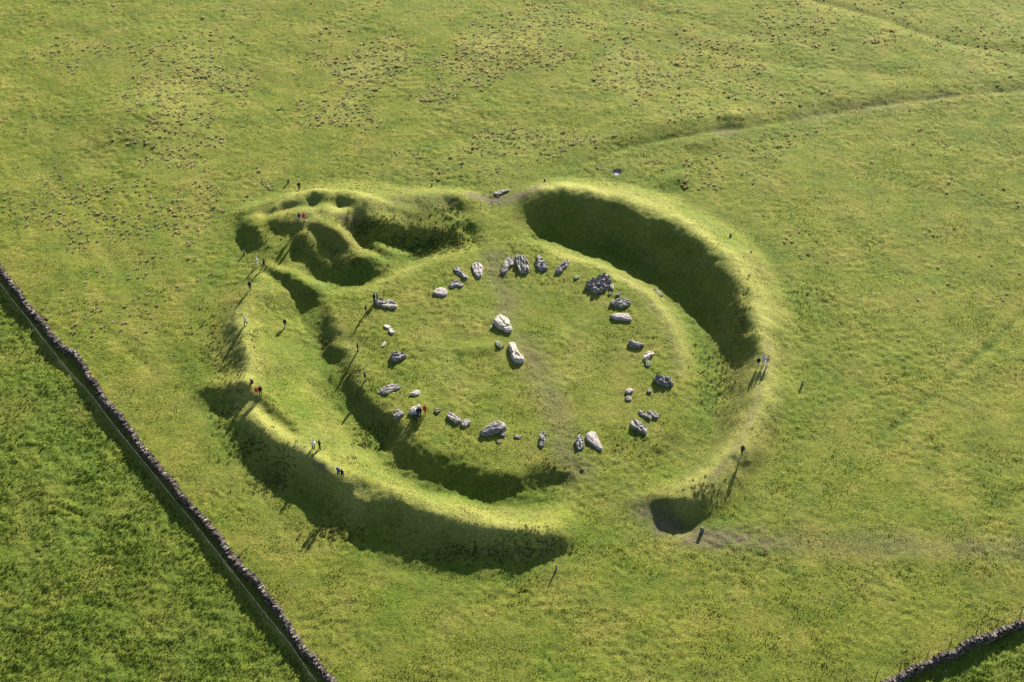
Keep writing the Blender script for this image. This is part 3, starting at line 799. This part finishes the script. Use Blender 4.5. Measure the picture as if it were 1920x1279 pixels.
def make_stone(poly, h, rough, mat, label, idx):
    pts = np.array(poly, float)
    cx, cy = pts.mean(0)
    h = h * 0.64
    gx, gy, g = ground_at(cx, cy, h * 0.8)
    ht = g + h * 0.8
    X, Y = P(pts[:, 0], pts[:, 1], ht)
    c0 = np.array([X.mean(), Y.mean()])
    NS = 56
    t = np.linspace(-math.pi, math.pi, NS, endpoint=False)
    rad = np.full(NS, 0.0)
    dx_, dy_ = np.cos(t), np.sin(t)
    for k in range(len(X)):
        ax, ay = X[k] - c0[0], Y[k] - c0[1]
        ex, ey = X[(k + 1) % len(X)] - X[k], Y[(k + 1) % len(X)] - Y[k]
        den = dx_ * ey - dy_ * ex
        den = np.where(np.abs(den) < 1e-9, 1e-9, den)
        rr_ = (ax * ey - ay * ex) / den
        uu = (ax * dy_ - ay * dx_) / den
        hit = (uu >= -1e-6) & (uu <= 1 + 1e-6) & (rr_ > 0)
        rad = np.where(hit, np.maximum(rad, rr_), rad)
    rad = np.maximum(rad, 0.05)
    rad = 0.84 * rad + 0.08 * (np.roll(rad, 1) + np.roll(rad, -1))
    base = float(min(hz(c0[0] + rad * np.cos(t), c0[1] + rad * np.sin(t)).min(), g)) - g
    # rings from the ground up and over the top
    prof = [(1.04, base - 0.25), (1.04, 0.0), (1.03, 0.3 * h), (1.01, 0.6 * h), (0.97, 0.84 * h), (0.90, 0.95 * h), (0.80, 1.0 * h), (0.66, 1.02 * h), (0.50, 1.03 * h), (0.33, 1.04 * h), (0.16, 1.03 * h)]
    # tilt: stones slope a little along a random direction
    ta = random.uniform(0, 6.28); tl = random.uniform(0.0, 0.22) * h
    V = []
    main = 0.5 * math.atan2(2 * np.sum((X - c0[0]) * (Y - c0[1])), np.sum((X - c0[0]) ** 2) - np.sum((Y - c0[1]) ** 2))
    for k, (s, zz) in enumerate(prof):
        x = c0[0] + rad * s * np.cos(t); y = c0[1] + rad * s * np.sin(t)
        z = np.full(NS, zz)
        V.append(np.stack([x, y, z], 1))
    V = np.concatenate(V + [np.array([[c0[0], c0[1], 1.02 * h]])])
    d = V[:, :2] - c0
    along = d[:, 0] * math.cos(main) + d[:, 1] * math.sin(main)
    acr = -d[:, 0] * math.sin(main) + d[:, 1] * math.cos(main)
    q = V * np.array([1, 1, 1.0]) + idx * 7.3
    f = np.clip(V[:, 2] / h, 0, 1)
    fur = vnoise(along * 0.6 + idx * 9, acr * 1.9, 0.42, 90)        # furrows run along the stone
    pit = n3(q * 2.6, 91) + 0.6 * n3(q * 5.5, 92)
    V[:, 2] += f * rough * h * (0.42 * fur + 0.26 * pit) + f * tl * (np.cos(ta) * along + np.sin(ta) * acr) / max(rad.max(), .3)
    rmean = rad.mean()
    dn = d / (np.linalg.norm(d, axis=1, keepdims=True) + 1e-6)
    V[:, :2] += dn * (rough * 0.07 * min(rmean, 1.0) * (n3(q * 3.1, 93) + fur * .6))[:, None] * (f > 0.02)[:, None]
    F = []
    K = len(prof)
    for k in range(K - 1):
        for i in range(NS):
            j = (i + 1) % NS
            F.append((k * NS + i, k * NS + j, (k + 1) * NS + j, (k + 1) * NS + i))
    for i in range(NS):
        F.append(((K - 1) * NS + i, (K - 1) * NS + (i + 1) % NS, K * NS))
    me = bpy.data.meshes.new('standing_stone')
    V[:, 0] -= c0[0]; V[:, 1] -= c0[1]
    me.from_pydata([tuple(v) for v in V], [], F); me.update()
    if rough < 0.45:
        me.polygons.foreach_set('use_smooth', [True] * len(F))
    o = obj('fallen_stone', me, mat, label=label, cat='stone', group='fallen limestone slabs of the stone circle', loc=(c0[0], c0[1], g))
    return o


for i, (zo, mt, h, rg, poly, lab) in enumerate(STONES):
    pp = [(zo[0] + a / zo[2], zo[1] + b / zo[2]) for a, b in poly]
    make_stone(pp, h, rg, ST[mt], lab, i)

# ------------------------------------------------------------------ dry stone walls
def per_stone(m):
    nt = m.node_tree; b = nt.nodes['Principled BSDF']
    src = b.inputs['Base Color'].links[0].from_socket
    ri = N(nt, 'ShaderNodeNewGeometry').outputs['Random Per Island']
    c = mix(nt, 1.0, src, ramp(nt, ri, [(0.0, (0.38, 0.34, 0.30)), (0.75, (1.15, 1.05, 0.92)), (1.0, (2.2, 2.1, 1.95))]), 'MULTIPLY')
    nt.links.new(c, b.inputs['Base Color'])


M_WALL = mat_stone('wall_stone', (0.060, 0.050, 0.045), (0.125, 0.108, 0.098), (0.30, 0.275, 0.25), sc=1.3)
M_COPE = mat_stone('coping_stone', (0.070, 0.060, 0.055), (0.160, 0.142, 0.130), (0.42, 0.39, 0.36), sc=1.3)
per_stone(M_WALL); per_stone(M_COPE)
BOXQ = np.array([[0, 1, 3, 2], [4, 6, 7, 5], [0, 4, 5, 1], [2, 3, 7, 6], [0, 2, 6, 4], [1, 5, 7, 3]])


def resample(line, step):
    pts = np.array(line, float)
    L = np.concatenate([[0], np.cumsum(np.hypot(*np.diff(pts, axis=0).T))])
    s = np.arange(0, L[-1], step)
    x = np.interp(s, L, pts[:, 0]); y = np.interp(s, L, pts[:, 1])
    tx = np.gradient(x); ty = np.gradient(y); n_ = np.hypot(tx, ty)
    return s, x, y, tx / n_, ty / n_


def boxes(cx, cy, cz, tx, ty, l, w, h, jit, lean=None):
    """rows of irregular stones as one mesh"""
    n = len(cx)
    V = np.zeros((n, 8, 3))
    for i in range(8):
        a = (1 if i & 1 else -1) * l * .5; b = (1 if i & 2 else -1) * w * .5; c = (1 if i & 4 else -1) * h * .5
        a = a * (1 + RNG.uniform(-jit, jit, n)); b = b * (1 + RNG.uniform(-jit, jit, n)); c = c * (1 + RNG.uniform(-jit, jit, n))
        if lean is not None:
            a = a + lean * c
        V[:, i, 0] = cx + tx * a - ty * b
        V[:, i, 1] = cy + ty * a + tx * b
        V[:, i, 2] = cz + c
    Lp = (BOXQ[None] + (np.arange(n) * 8)[:, None, None]).reshape(-1)
    return V.reshape(-1, 3), Lp


def wall(line_px, zc, off, h0, name, label, damage, seed):
    line = [tuple(float(q) for q in P(a, b, zc)) for a, b in line_px]
    s, x, y, tx, ty = resample(line, 0.05)
    wob = vnoise(s, s * 0, 7.0, seed) * 0.34 + vnoise(s, s * 0, 1.8, seed + 1) * 0.16
    nx_, ny_ = ty, -tx
    x = x + nx_ * (wob + off); y = y + ny_ * (wob + off)
    top = h0 * (1 + 0.14 * vnoise(s, s * 0, 2.6, seed + 2) + 0.08 * vnoise(s, s * 0, .9, seed + 3))
    for (ds, dw, dd) in damage:
        top = top * (1 - dd * np.exp(-((s - ds) / dw) ** 2))
    Vs, Ls = [], []
    cnt = 0
    ch = 0.17
    for c in range(10):
        zrow = (c + 0.5) * ch
        for sd_ in (-1, 1):
            u = np.cumsum(RNG.uniform(0.22, 0.48, int(s[-1] / 0.33)))
            u = u[u < s[-1] - .3]
            k = np.clip((u / 0.05).astype(int), 0, len(s) - 1)
            hgt = zrow < top[k] - .22
            u, k = u[hgt], k[hgt]
            batter = 0.39 - 0.014 * c - 0.05
            jx = RNG.uniform(-0.04, 0.04, len(u))
            o_ = sd_ * (batter * .62) + jx
            cx = x[k] + nx_[k] * o_; cy = y[k] + ny_[k] * o_
            g = hz(cx, cy) - 0.05
            V, L = boxes(cx, cy, g + zrow + RNG.uniform(-.02, .02, len(u)), tx[k], ty[k], RNG.uniform(.28, .42, len(u)), RNG.uniform(.36, .5, len(u)),
                         RNG.uniform(.15, .21, len(u)), 0.22)
            Vs.append(V); Ls.append(L + cnt); cnt += len(V)
    # tumbled stones at the foot of the gaps
    for (ds, dw, dd) in damage:
        n_ = int(30 * dd * dw)
        u = np.clip(RNG.normal(ds, dw * .8, n_), 1, s[-1] - 1); k = (u / 0.05).astype(int)
        o_ = RNG.normal(0, 0.7, n_)
        cx = x[k] + nx_[k] * o_; cy = y[k] + ny_[k] * o_
        a = RNG.uniform(0, 6.28, n_)
        V, L = boxes(cx, cy, hz(cx, cy) + .07, np.cos(a), np.sin(a), RNG.uniform(.2, .45, n_), RNG.uniform(.2, .35, n_), RNG.uniform(.14, .25, n_), 0.25)
        Vs.append(V); Ls.append(L + cnt); cnt += len(V)
    me = fast_mesh(name, np.concatenate(Vs), np.concatenate(Ls), 4, False)
    w = obj(name, me, M_WALL, label=label, cat='wall')
    u = np.cumsum(RNG.uniform(0.09, 0.27, int(s[-1] / 0.17))); u = u[u < s[-1] - .3]
    k = (u / 0.05).astype(int)
    lat = RNG.uniform(-.16, .16, len(u)); cx = x[k] + lat * nx_[k]; cy = y[k] + lat * ny_[k]
    n_ = len(u)
    ang = np.arctan2(ty[k], tx[k]) + RNG.normal(0, .3, n_)
    V, L = boxes(cx, cy, hz(cx, cy) + np.floor((top[k] - .22) / ch) * ch + .12 + RNG.uniform(-.03, .05, n_), np.cos(ang), np.sin(ang),
                 RNG.uniform(.10, .3, n_), RNG.uniform(.36, .70, n_), RNG.uniform(.12, .34, n_), 0.35, RNG.normal(0.2, .45, n_))
    obj('coping', fast_mesh('coping', V, L, 4, False), M_COPE, parent=w)
    return w


WALL_L = [(-170,255),(-80,382),(-30,455),(0,499),(25,530),(50,565),(82,600),(120,642),(145,665),(170,702),(205,750),(245,797),(284,849),(320,893),(363,942),
          (405,991),(444,1043),(480,1079),(507,1122),(543,1168),(592,1227),(625,1269),(670,1325),(720,1390)]
wall(WALL_L, 1.15, 0.3, 1.32, 'dry_stone_wall', 'long dark dry stone wall running down the left side of the pasture', [(58, 1.6, .35), (62.5, .8, .25), (36, .7, .2), (88, 1.0, .2), (118, 1.0, .25)], 120)
WALL_R = [(1540,1345),(1600,1305),(1641,1282),(1672,1270),(1695,1262),(1719,1248),(1747,1238),(1766,1226),(1794,1215),(1822,1200),(1860,1187),(1888,1172),(1920,1162),(1990,1135),(2080,1098)]
wall(WALL_R, 1.1, 0.1, 1.25, 'dry_stone_wall', 'short stretch of grey dry stone wall crossing the bottom right corner', [(17, .9, .25)], 140)

# ------------------------------------------------------------------ fences
M_POST = mat_plain('weathered_wood', (0.17, 0.14, 0.11), var=0.35)
M_WIRE = mat_plain('galvanised_wire', (0.22, 0.21, 0.18), rough=0.45)


def tube(bm, a, b, r0, r1, seg=8):
    a = Vector(a); b = Vector(b)
    d = (b - a); L = d.length
    if L < 1e-5: return
    q = d.to_track_quat('Z', 'Y').to_matrix().to_4x4()
    bmesh.ops.create_cone(bm, cap_ends=True, segments=seg, radius1=r0, radius2=r1, depth=L, matrix=Matrix.Translation((a + b) / 2) @ q)


def bm_obj(name, bm, mat, parent=None, **kw):
    me = bpy.data.meshes.new(name); bm.to_mesh(me); bm.free()
    return obj(name, me, mat, parent, **kw)


def fence(line_w, ts, label, hgt, name='wire_fence', wires=(0.5, 1.0), mesh_r=0.012):
    root = obj(name, None, label=label, cat='fence')
    s, x, y, tx, ty = resample(line_w, 0.05)
    root.location = (x[0], y[0], float(hz(x[0], y[0])))
    base = Vector(root.location)
    prev = None
    wb = bmesh.new()
    for u in ts:
        k = min(int(u / 0.05), len(s) - 1)
        if k < 0 or u >= s[-1]: continue
        px_, py_ = x[k], y[k]; g = float(hz(px_, py_))
        b = bmesh.new()
        lean = (random.uniform(-.06, .06), random.uniform(-.06, .06))
        tube(b, (0, 0, -.3), (lean[0], lean[1], hgt), .065, .05, 7)
        tube(b, (lean[0], lean[1], hgt), (lean[0], lean[1], hgt + .05), .05, .02, 7)
        p = bm_obj('post', b, M_POST, root); p.location = Vector((px_, py_, g)) - base
        cur = Vector((px_, py_, g))
        if prev is not None:
            for wz in wires:
                tube(wb, prev + Vector((0, 0, wz)) - base, cur + Vector((0, 0, wz)) - base, mesh_r, mesh_r, 4)
        prev = cur
    bm_obj('wire', wb, M_WIRE, root)
    return root


# right hand fence: one post at each place the photo shows
FR = [(1600,1290),(1643,1267),(1690,1246),(1740,1226),(1782,1207),(1831,1186),(1870,1170),(1914,1152),(1960,1134)]
frw = [tuple(float(q) for q in P(a, b, 0)) for a, b in FR]
Ls = np.concatenate([[0], np.cumsum(np.hypot(*np.diff(np.array(frw), axis=0).T))])
fence(frw, list(Ls[:-1] + .01) + [Ls[-1] - .1], 'post and wire fence on the field side of the bottom right wall', 1.15, mesh_r=0.008)
fence([p for p in LEFT_LINE_W], np.arange(1.0, 150, 2.9), 'low wire fence standing on a pale grassy strip beside the long left wall', 1.0, mesh_r=0.012)

# ------------------------------------------------------------------ marker posts
M_MARK = mat_stone('marker_stone', (0.12, 0.12, 0.10), (0.22, 0.22, 0.19), (0.36, 0.36, 0.32), moss=0.3)
mk_mesh = None
MARKS = [((541,342), .75, 'stubby weathered marker post at the foot of the burial mound, near the lone dark walker'),
         ((458,477), .75, 'stubby marker post in the grass left of the burial mound'),
         ((810,349), .65, 'stubby marker post on the far side between the mound and the entrance gap'),
         ((1021,341), .7, 'stubby marker post at the left tip of the long curved bank'),
         ((1370,444), .7, 'stubby marker post outside the upper right curve of the bank'),
         ((1408,474), .5, 'low stump of a marker post just below another one at the upper right curve'),
         ((1504,722), .85, 'stubby marker post alone beyond the right side of the bank'),
         ((1316,998), 1.0, 'thick round topped marker post on bare gravel beside the dark hollow'),
         ((1043,1068), 1.05, 'tall thin marker post near the bottom below the end of the left bank')]
for i, ((a, b), h, lab) in enumerate(MARKS):
    x, y, g = ground_at(a, b)
    if mk_mesh is None:
        bm = bmesh.new()
        bmesh.ops.create_cube(bm, size=1.0)
        for v in bm.verts:
            top = v.co.z > 0
            v.co.x *= 0.22 if top else 0.28; v.co.y *= 0.18 if top else 0.24
            v.co.z = 0.92 if top else -0.3
        bmesh.ops.bevel(bm, geom=list(bm.edges), offset=0.035, segments=2, affect='EDGES')
        for v in bm.verts:
            if v.co.z > .85: v.co.z += 0.08 * (1 - (abs(v.co.x) / .11) ** 2)
        mk_mesh = bpy.data.meshes.new('marker_post'); bm.to_mesh(mk_mesh); bm.free(); mk_mesh.materials.append(M_MARK)
    o = obj('marker_post', mk_mesh, label=lab, cat='post', group='marker posts round the earthwork', loc=(x, y, g))
    wd = 1.7 if i == 7 else (1.0 if i != 8 else .8)
    o.scale = (wd * 1.15, wd * 1.15, h); o.rotation_euler = (random.uniform(-.06, .06), random.uniform(-.06, .06), random.uniform(0, 3))

# ------------------------------------------------------------------ sunken round water basin
bx, by = [float(v) for v in P(1157, 323, 0)]
M_CONC = mat_plain('pale_concrete', (0.55, 0.53, 0.48), var=.12, sc=4)
root = obj('water_basin', None, label='round sunken basin with a pale floor in the grass behind the bank', cat='basin', loc=(bx, by, 0.0))
bm = bmesh.new()
NSEG = 40
prof = [(0.84, -0.5), (0.84, -0.03), (0.82, -0.01), (0.80, -0.01), (0.78, -0.04), (0.74, -0.34), (0.70, -0.36)]
rows = []
for r_, z_ in prof:
    if r_ == 0:
        rows.append([bm.verts.new((0, 0, z_))]); continue
    rows.append([bm.verts.new((r_ * math.cos(2 * math.pi * i / NSEG), r_ * .92 * math.sin(2 * math.pi * i / NSEG), z_)) for i in range(NSEG)])
for a, b in zip(rows[:-1], rows[1:]):
    for i in range(NSEG):
        j = (i + 1) % NSEG
        if len(b) == 1: bm.faces.new((a[i], a[j], b[0]))
        else: bm.faces.new((a[i], a[j], b[j], b[i]))
bm_obj('bowl', bm, mat_plain('damp_concrete', (0.16, 0.155, 0.14), var=.3, sc=5), root)
bm = bmesh.new()
bmesh.ops.create_cone(bm, cap_ends=True, segments=NSEG, radius1=.72, radius2=.72, depth=.06)
for v in bm.verts: v.co.y *= .92
fl = bm_obj('floor', bm, M_CONC, root); fl.location = (0, 0, -0.33)

# ------------------------------------------------------------------ people
M_SKIN = mat_plain('skin', (0.48, 0.29, 0.20), 0.6, .08)
CLOTH = {}


def cloth(col):
    k = tuple(col)
    if k not in CLOTH:
        CLOTH[k] = mat_plain('cloth', col, 0.85, .15, 20)
    return CLOTH[k]


M_SHOE = mat_plain('shoe_leather', (0.05, 0.04, 0.035), .6)


def ball(bm, c, r, s=(1, 1, 1), seg=14):
    bmesh.ops.create_uvsphere(bm, u_segments=seg, v_segments=seg // 2 + 2, radius=1.0,
                              matrix=Matrix.Translation(c) @ Matrix.Diagonal((r * s[0], r * s[1], r * s[2], 1)))


def cap(bm, a, b, r0, r1):
    tube(bm, a, b, r0, r1, 12); ball(bm, a, r0, seg=12); ball(bm, b, r1, seg=12)


def remesh(name, bm, voxel):
    me = bpy.data.meshes.new(name + '_raw'); bm.to_mesh(me); bm.free()
    o = bpy.data.objects.new(name + '_tmp', me); COL.objects.link(o)
    m = o.modifiers.new('r', 'REMESH'); m.mode = 'VOXEL'; m.voxel_size = voxel; m.use_smooth_shade = True
    s = o.modifiers.new('s', 'SMOOTH'); s.iterations = 2; s.factor = .5
    dg = bpy.context.evaluated_depsgraph_get(); dg.update()
    out = bpy.data.meshes.new_from_object(o.evaluated_get(dg))
    out.name = name
    bpy.data.objects.remove(o); bpy.data.meshes.remove(me)
    return out


def lerp(a, b, t):
    return tuple(a[i] + (b[i] - a[i]) * t for i in range(3))


def pose(kind):
    """joints of a 1.72 m adult facing -Y"""
    J = dict(pelvis=(0, 0, .93), chest=(0, 0, 1.28), neck=(0, .01, 1.46), head=(0, -.01, 1.60),
             shl=(-.18, 0, 1.40), shr=(.18, 0, 1.40), ell=(-.24, .02, 1.12), elr=(.24, .02, 1.12), wrl=(-.24, -.07, .87), wrr=(.24, -.07, .87),
             hil=(-.10, 0, .90), hir=(.10, 0, .90), knl=(-.11, -.02, .49), knr=(.11, -.02, .49), anl=(-.12, .02, .08), anr=(.12, .02, .08))
    if kind == 'walk':
        J.update(knl=(-.10, -.17, .50), anl=(-.10, -.27, .09), knr=(.10, .04, .48), anr=(.10, .33, .13), ell=(-.23, .12, 1.13), wrl=(-.22, .10, .89),
                 elr=(.23, -.10, 1.13), wrr=(.21, -.28, .98), chest=(0, -.03, 1.28), neck=(0, -.04, 1.46), head=(0, -.07, 1.60))
    if kind == 'camera':
        J.update(ell=(-.30, -.14, 1.22), elr=(.30, -.14, 1.22), wrl=(-.10, -.24, 1.50), wrr=(.10, -.24, 1.50), anl=(-.17, .02, .08), anr=(.17, .02, .08),
                 knl=(-.14, -.01, .49), knr=(.14, -.01, .49))
    if kind == 'sit':
        J.update(pelvis=(0, 0, .50), chest=(0, -.04, .84), neck=(0, -.07, 1.02), head=(0, -.10, 1.16), shl=(-.18, -.06, .96), shr=(.18, -.06, .96),
                 ell=(-.24, -.14, .72), elr=(.24, -.14, .72), wrl=(-.12, -.34, .62), wrr=(.12, -.34, .62), hil=(-.10, -.02, .48), hir=(.10, -.02, .48),
                 knl=(-.14, -.42, .50), knr=(.14, -.42, .50), anl=(-.13, -.44, .08), anr=(.13, -.44, .08))
    if kind == 'lean':
        J.update(chest=(0, -.06, 1.26), neck=(0, -.12, 1.43), head=(0, -.18, 1.55), shl=(-.18, -.08, 1.37), shr=(.18, -.08, 1.37), ell=(-.25, -.08, 1.10),
                 elr=(.25, -.08, 1.10), wrl=(-.12, -.27, 1.06), wrr=(.12, -.27, 1.06))
    return J


def body_meshes(kind):
    J = pose(kind)
    bm = bmesh.new()
    # torso
    cap(bm, J['pelvis'], J['chest'], .125, .135)
    ball(bm, J['pelvis'], .15, (1.08, .78, .85)); ball(bm, J['chest'], .165, (1.05, .70, 1.0))
    cap(bm, lerp(J['chest'], J['neck'], .55), J['neck'], .085, .058); cap(bm, J['neck'], J['head'], .055, .055)
    # head and face
    hx, hy, hz_ = J['head']
    ball(bm, (hx, hy, hz_ + .02), .1, (.80, .98, 1.12), 20)
    ball(bm, (hx, hy - .045, hz_ - .055), .055, (.95, .95, .9), 14)
    ball(bm, (hx, hy - .105, hz_ - .01), .018, (.8, 1.1, 1.5), 10)
    for s in (-1, 1):
        ball(bm, (hx + s * .082, hy + .005, hz_ + .0), .024, (.5, .9, 1.3), 8)
    ball(bm, (hx, hy - .096, hz_ - .055), .016, (1.6, .6, .5), 8)
    for s, q in ((-1, 'l'), (1, 'r')):
        sh, el, wr = J['sh' + q], J['el' + q], J['wr' + q]
        hi, kn, an = J['hi' + q], J['kn' + q], J['an' + q]
        cap(bm, lerp(J['chest'], sh, .55), sh, .085, .062)
        cap(bm, sh, el, .055, .042); cap(bm, el, wr, .042, .028)
        cap(bm, hi, kn, .088, .058); cap(bm, kn, an, .056, .038)
        cap(bm, (an[0], an[1] + .02, an[2] - .035), (an[0], an[1] - .15, an[2] - .045), .036, .03)
        # hand: palm, four curled fingers, thumb from the side of the palm
        f = (Vector(wr) - Vector(el)).normalized()
        side = Vector((-s, 0, 0)); side = (side - f * side.dot(f)).normalized()
        fw = f.cross(side).normalized()
        if fw.y > 0: fw = -fw
        palm = Vector(wr) + f * .045
        cap(bm, Vector(wr), palm + f * .02, .026, .03)
        across = fw
        for k, ln in enumerate((.070, .080, .075, .058)):
            b0 = palm + f * .03 + across * (.030 - .020 * k)
            b1 = b0 + f * ln * .55 + side * .006
            b2 = b1 + f * ln * .38 + side * .022
            cap(bm, b0, b1, .0105, .0095); cap(bm, b1, b2, .0095, .008)
        t0 = Vector(wr) + f * .03 + across * .026
        t1 = t0 + f * .028 + across * .026; t2 = t1 + f * .028 + side * .014
        cap(bm, t0, t1, .012, .011); cap(bm, t1, t2, .011, .009)
    body = remesh('person_body', bm, .0095)
    # jacket
    bm = bmesh.new()
    cap(bm, lerp(J['pelvis'], J['chest'], -.1), J['chest'], .158, .16)
    ball(bm, lerp(J['pelvis'], J['chest'], .0), .165, (1.12, .86, .8)); ball(bm, J['chest'], .185, (1.05, .78, 1.0))
    cap(bm, lerp(J['chest'], J['neck'], .6), lerp(J['chest'], J['neck'], .9), .10, .072)
    for q in 'lr':
        cap(bm, lerp(J['chest'], J['sh' + q], .5), J['sh' + q], .10, .078)
        cap(bm, J['sh' + q], J['el' + q], .072, .058); cap(bm, J['el' + q], lerp(J['el' + q], J['wr' + q], .93), .058, .042)
    jac = remesh('jacket', bm, .018)
    bm = bmesh.new()
    ball(bm, J['pelvis'], .16, (1.1, .84, .8))
    for q in 'lr':
        cap(bm, J['hi' + q], J['kn' + q], .105, .078); cap(bm, J['kn' + q], lerp(J['kn' + q], J['an' + q], .9), .078, .06)
    tro = remesh('trousers', bm, .018)
    shoes = []
    for q in 'lr':
        an = J['an' + q]
        bm = bmesh.new()
        cap(bm, (an[0], an[1], an[2] + .03), (an[0], an[1] + .01, an[2] - .02), .05, .048)
        cap(bm, (an[0], an[1] + .03, an[2] - .04), (an[0], an[1] - .17, an[2] - .048), .046, .04)
        shoes.append(remesh('shoe', bm, .016))
    bm = bmesh.new()
    ball(bm, (hx, hy + .018, hz_ + .045), .098, (.90, 1.0, 1.02), 18)
    ball(bm, (hx, hy + .05, hz_ - .02), .075, (.95, .7, 1.15), 14)
    hair = remesh('hair', bm, .014)
    bm = bmesh.new(); ball(bm, (0, 0, 0), .0125, seg=8); eye = bpy.data.meshes.new('eye'); bm.to_mesh(eye); bm.free()
    parts = [('body', body, None), ('jacket', jac, None), ('trousers', tro, None), ('hair', hair, None), ('shoe', shoes[0], None), ('shoe', shoes[1], None),
             ('eye', eye, (hx - .033, hy - .088, hz_ + .012)), ('eye', eye, (hx + .033, hy - .088, hz_ + .012))]
    for nme, me, l in parts:
        if not me.materials: me.materials.append(M_SKIN)
    # hat brim variant
    return parts, J


PROTO = {k: body_meshes(k) for k in ('stand', 'walk', 'camera', 'sit', 'lean')}
BLACK = (.018, .017, .02); NAVY = (.03, .035, .10); WHITE = (.68, .68, .70); RED = (.50, .06, .04); BLUE = (.06, .12, .42)
BEIGE = (.42, .37, .30); JEAN = (.10, .13, .22); BROWN = (.12, .07, .05); GREYC = (.25, .25, .28); LAV = (.42, .45, .62); PINK = (.42, .24, .25)
HB = (.05, .03, .02); HG = (.45, .43, .40); HY = (.35, .24, .10)
M_EYE = mat_plain('eye_dark', (.02, .015, .01), .3)


def person(px, py, kind, top, legs, hair, face, label, scale=1.0, dz=0.0, group=None):
    x, y, g = ground_at(px, py)
    r = obj('person', None, label=label, cat='person', group=group or 'visitors walking on the earthwork', loc=(x, y, g + dz))
    r.rotation_euler = (0, 0, math.radians(face)); r.scale = (scale,) * 3
    for nme, me, l in PROTO[kind][0]:
        o = obj(nme, me, None, parent=r)
        if l: o.location = l
        m = {'body': M_SKIN, 'jacket': cloth(top), 'trousers': cloth(legs), 'hair': cloth(hair), 'shoe': M_SHOE, 'eye': M_EYE}[nme]
        o.material_slots[0].link = 'OBJECT'; o.material_slots[0].material = m
    return r


PEOPLE = [
 (561,356,'lean',BLACK,BLACK,HB,20,'person in black alone on the rim of the burial mound'),
 (562,415,'stand',NAVY,BEIGE,HB,-30,'person in a navy top and pale trousers on the mound beside one in red'),
 (570,415,'stand',RED,PINK,HB,30,'person in a brick red jacket on the burial mound'),
 (482,498,'walk',WHITE,WHITE,HG,80,'person dressed in white walking below the burial mound'),
 (496,501,'walk',BLACK,BLACK,HB,-80,'person in black striding beside the one in white below the mound'),
 (469,543,'stand',(.06,.03,.03),BLACK,HB,-10,'person in dark brown and black alone on top of the left bank'),
 (461,610,'walk',WHITE,BLACK,HG,-20,'person in a white top and dark trousers alone on the left bank'),
 (535,614,'walk',BLACK,BEIGE,HB,10,'person in a black top and pale trousers alone above the ditch'),
 (702,566,'stand',BLACK,BLACK,HB,60,'left one of two dark clad people behind the cracked slab'),
 (708,564,'stand',GREYC,BLACK,HG,-60,'right one of two people behind the cracked slab, with a light hat'),
 (686,588,'lean',BLACK,GREYC,HB,90,'person in a black jacket and grey trousers at the left rim of the plateau'),
 (671,659,'stand',BLACK,BLACK,HB,100,'person all in black at the ditch edge above a dark patch of shade'),
 (685,714,'stand',BLACK,GREYC,HB,100,'person in a black top standing half in shade at the ditch edge'),
 (474,722,'sit',BLACK,BLACK,HG,-40,'person in black sitting on the outer edge of the left bank'),
 (482,742,'stand',RED,BEIGE,HB,-10,'person in a red top with pale trousers on the left bank'),
 (489,740,'stand',BLACK,BLACK,HB,10,'person in black standing right behind the one in red on the left bank'),
 (588,842,'camera',WHITE,BLACK,HB,10,'person in a white top raising both arms to the face on the left bank'),
 (600,842,'camera',BLACK,BLACK,HB,-60,'person in black with raised arms next to the one in white'),
 (635,892,'stand',BLUE,NAVY,HG,160,'person in a bright blue jacket at the edge of the lower left bank'),
 (642,897,'walk',BLACK,BROWN,HB,170,'person in dark clothes next to the one in the bright blue jacket'),
 (797,776,'stand',RED,RED,HB,-20,'slim person all in orange red at the right of the family group'),
 (789,780,'stand',BLACK,BLACK,HB,-70,'adult in black leaning over the whitish boulder in the family group'),
 (784,780,'stand',NAVY,NAVY,HB,20,'person in navy blue between the boulder and the adult in black'),
 (778,779,'sit',LAV,NAVY,HY,0,'person in a pale lavender top sitting against the whitish boulder'),
 (780,790,'sit',BLACK,BLACK,HB,10,'child in black crouching in front of the family group'),
 (1421,687,'stand',BLACK,GREYC,HB,170,'person in black, left of the trio on the right bank'),
 (1431,682,'stand',LAV,GREYC,HB,170,'person in a pale lavender top, middle of the trio on the right bank'),
 (1438,686,'walk',PINK,WHITE,HB,190,'person in a dusky pink top, right of the trio on the right bank'),
 (1391,851,'walk',BLACK,BLACK,HB,0,'lone person in black on the lower right bank casting a very long shadow'),
]
for i, pr in enumerate(PEOPLE):
    sc_ = 0.7 if i == 24 else 1.0
    person(*pr, scale=sc_ * 1.03)
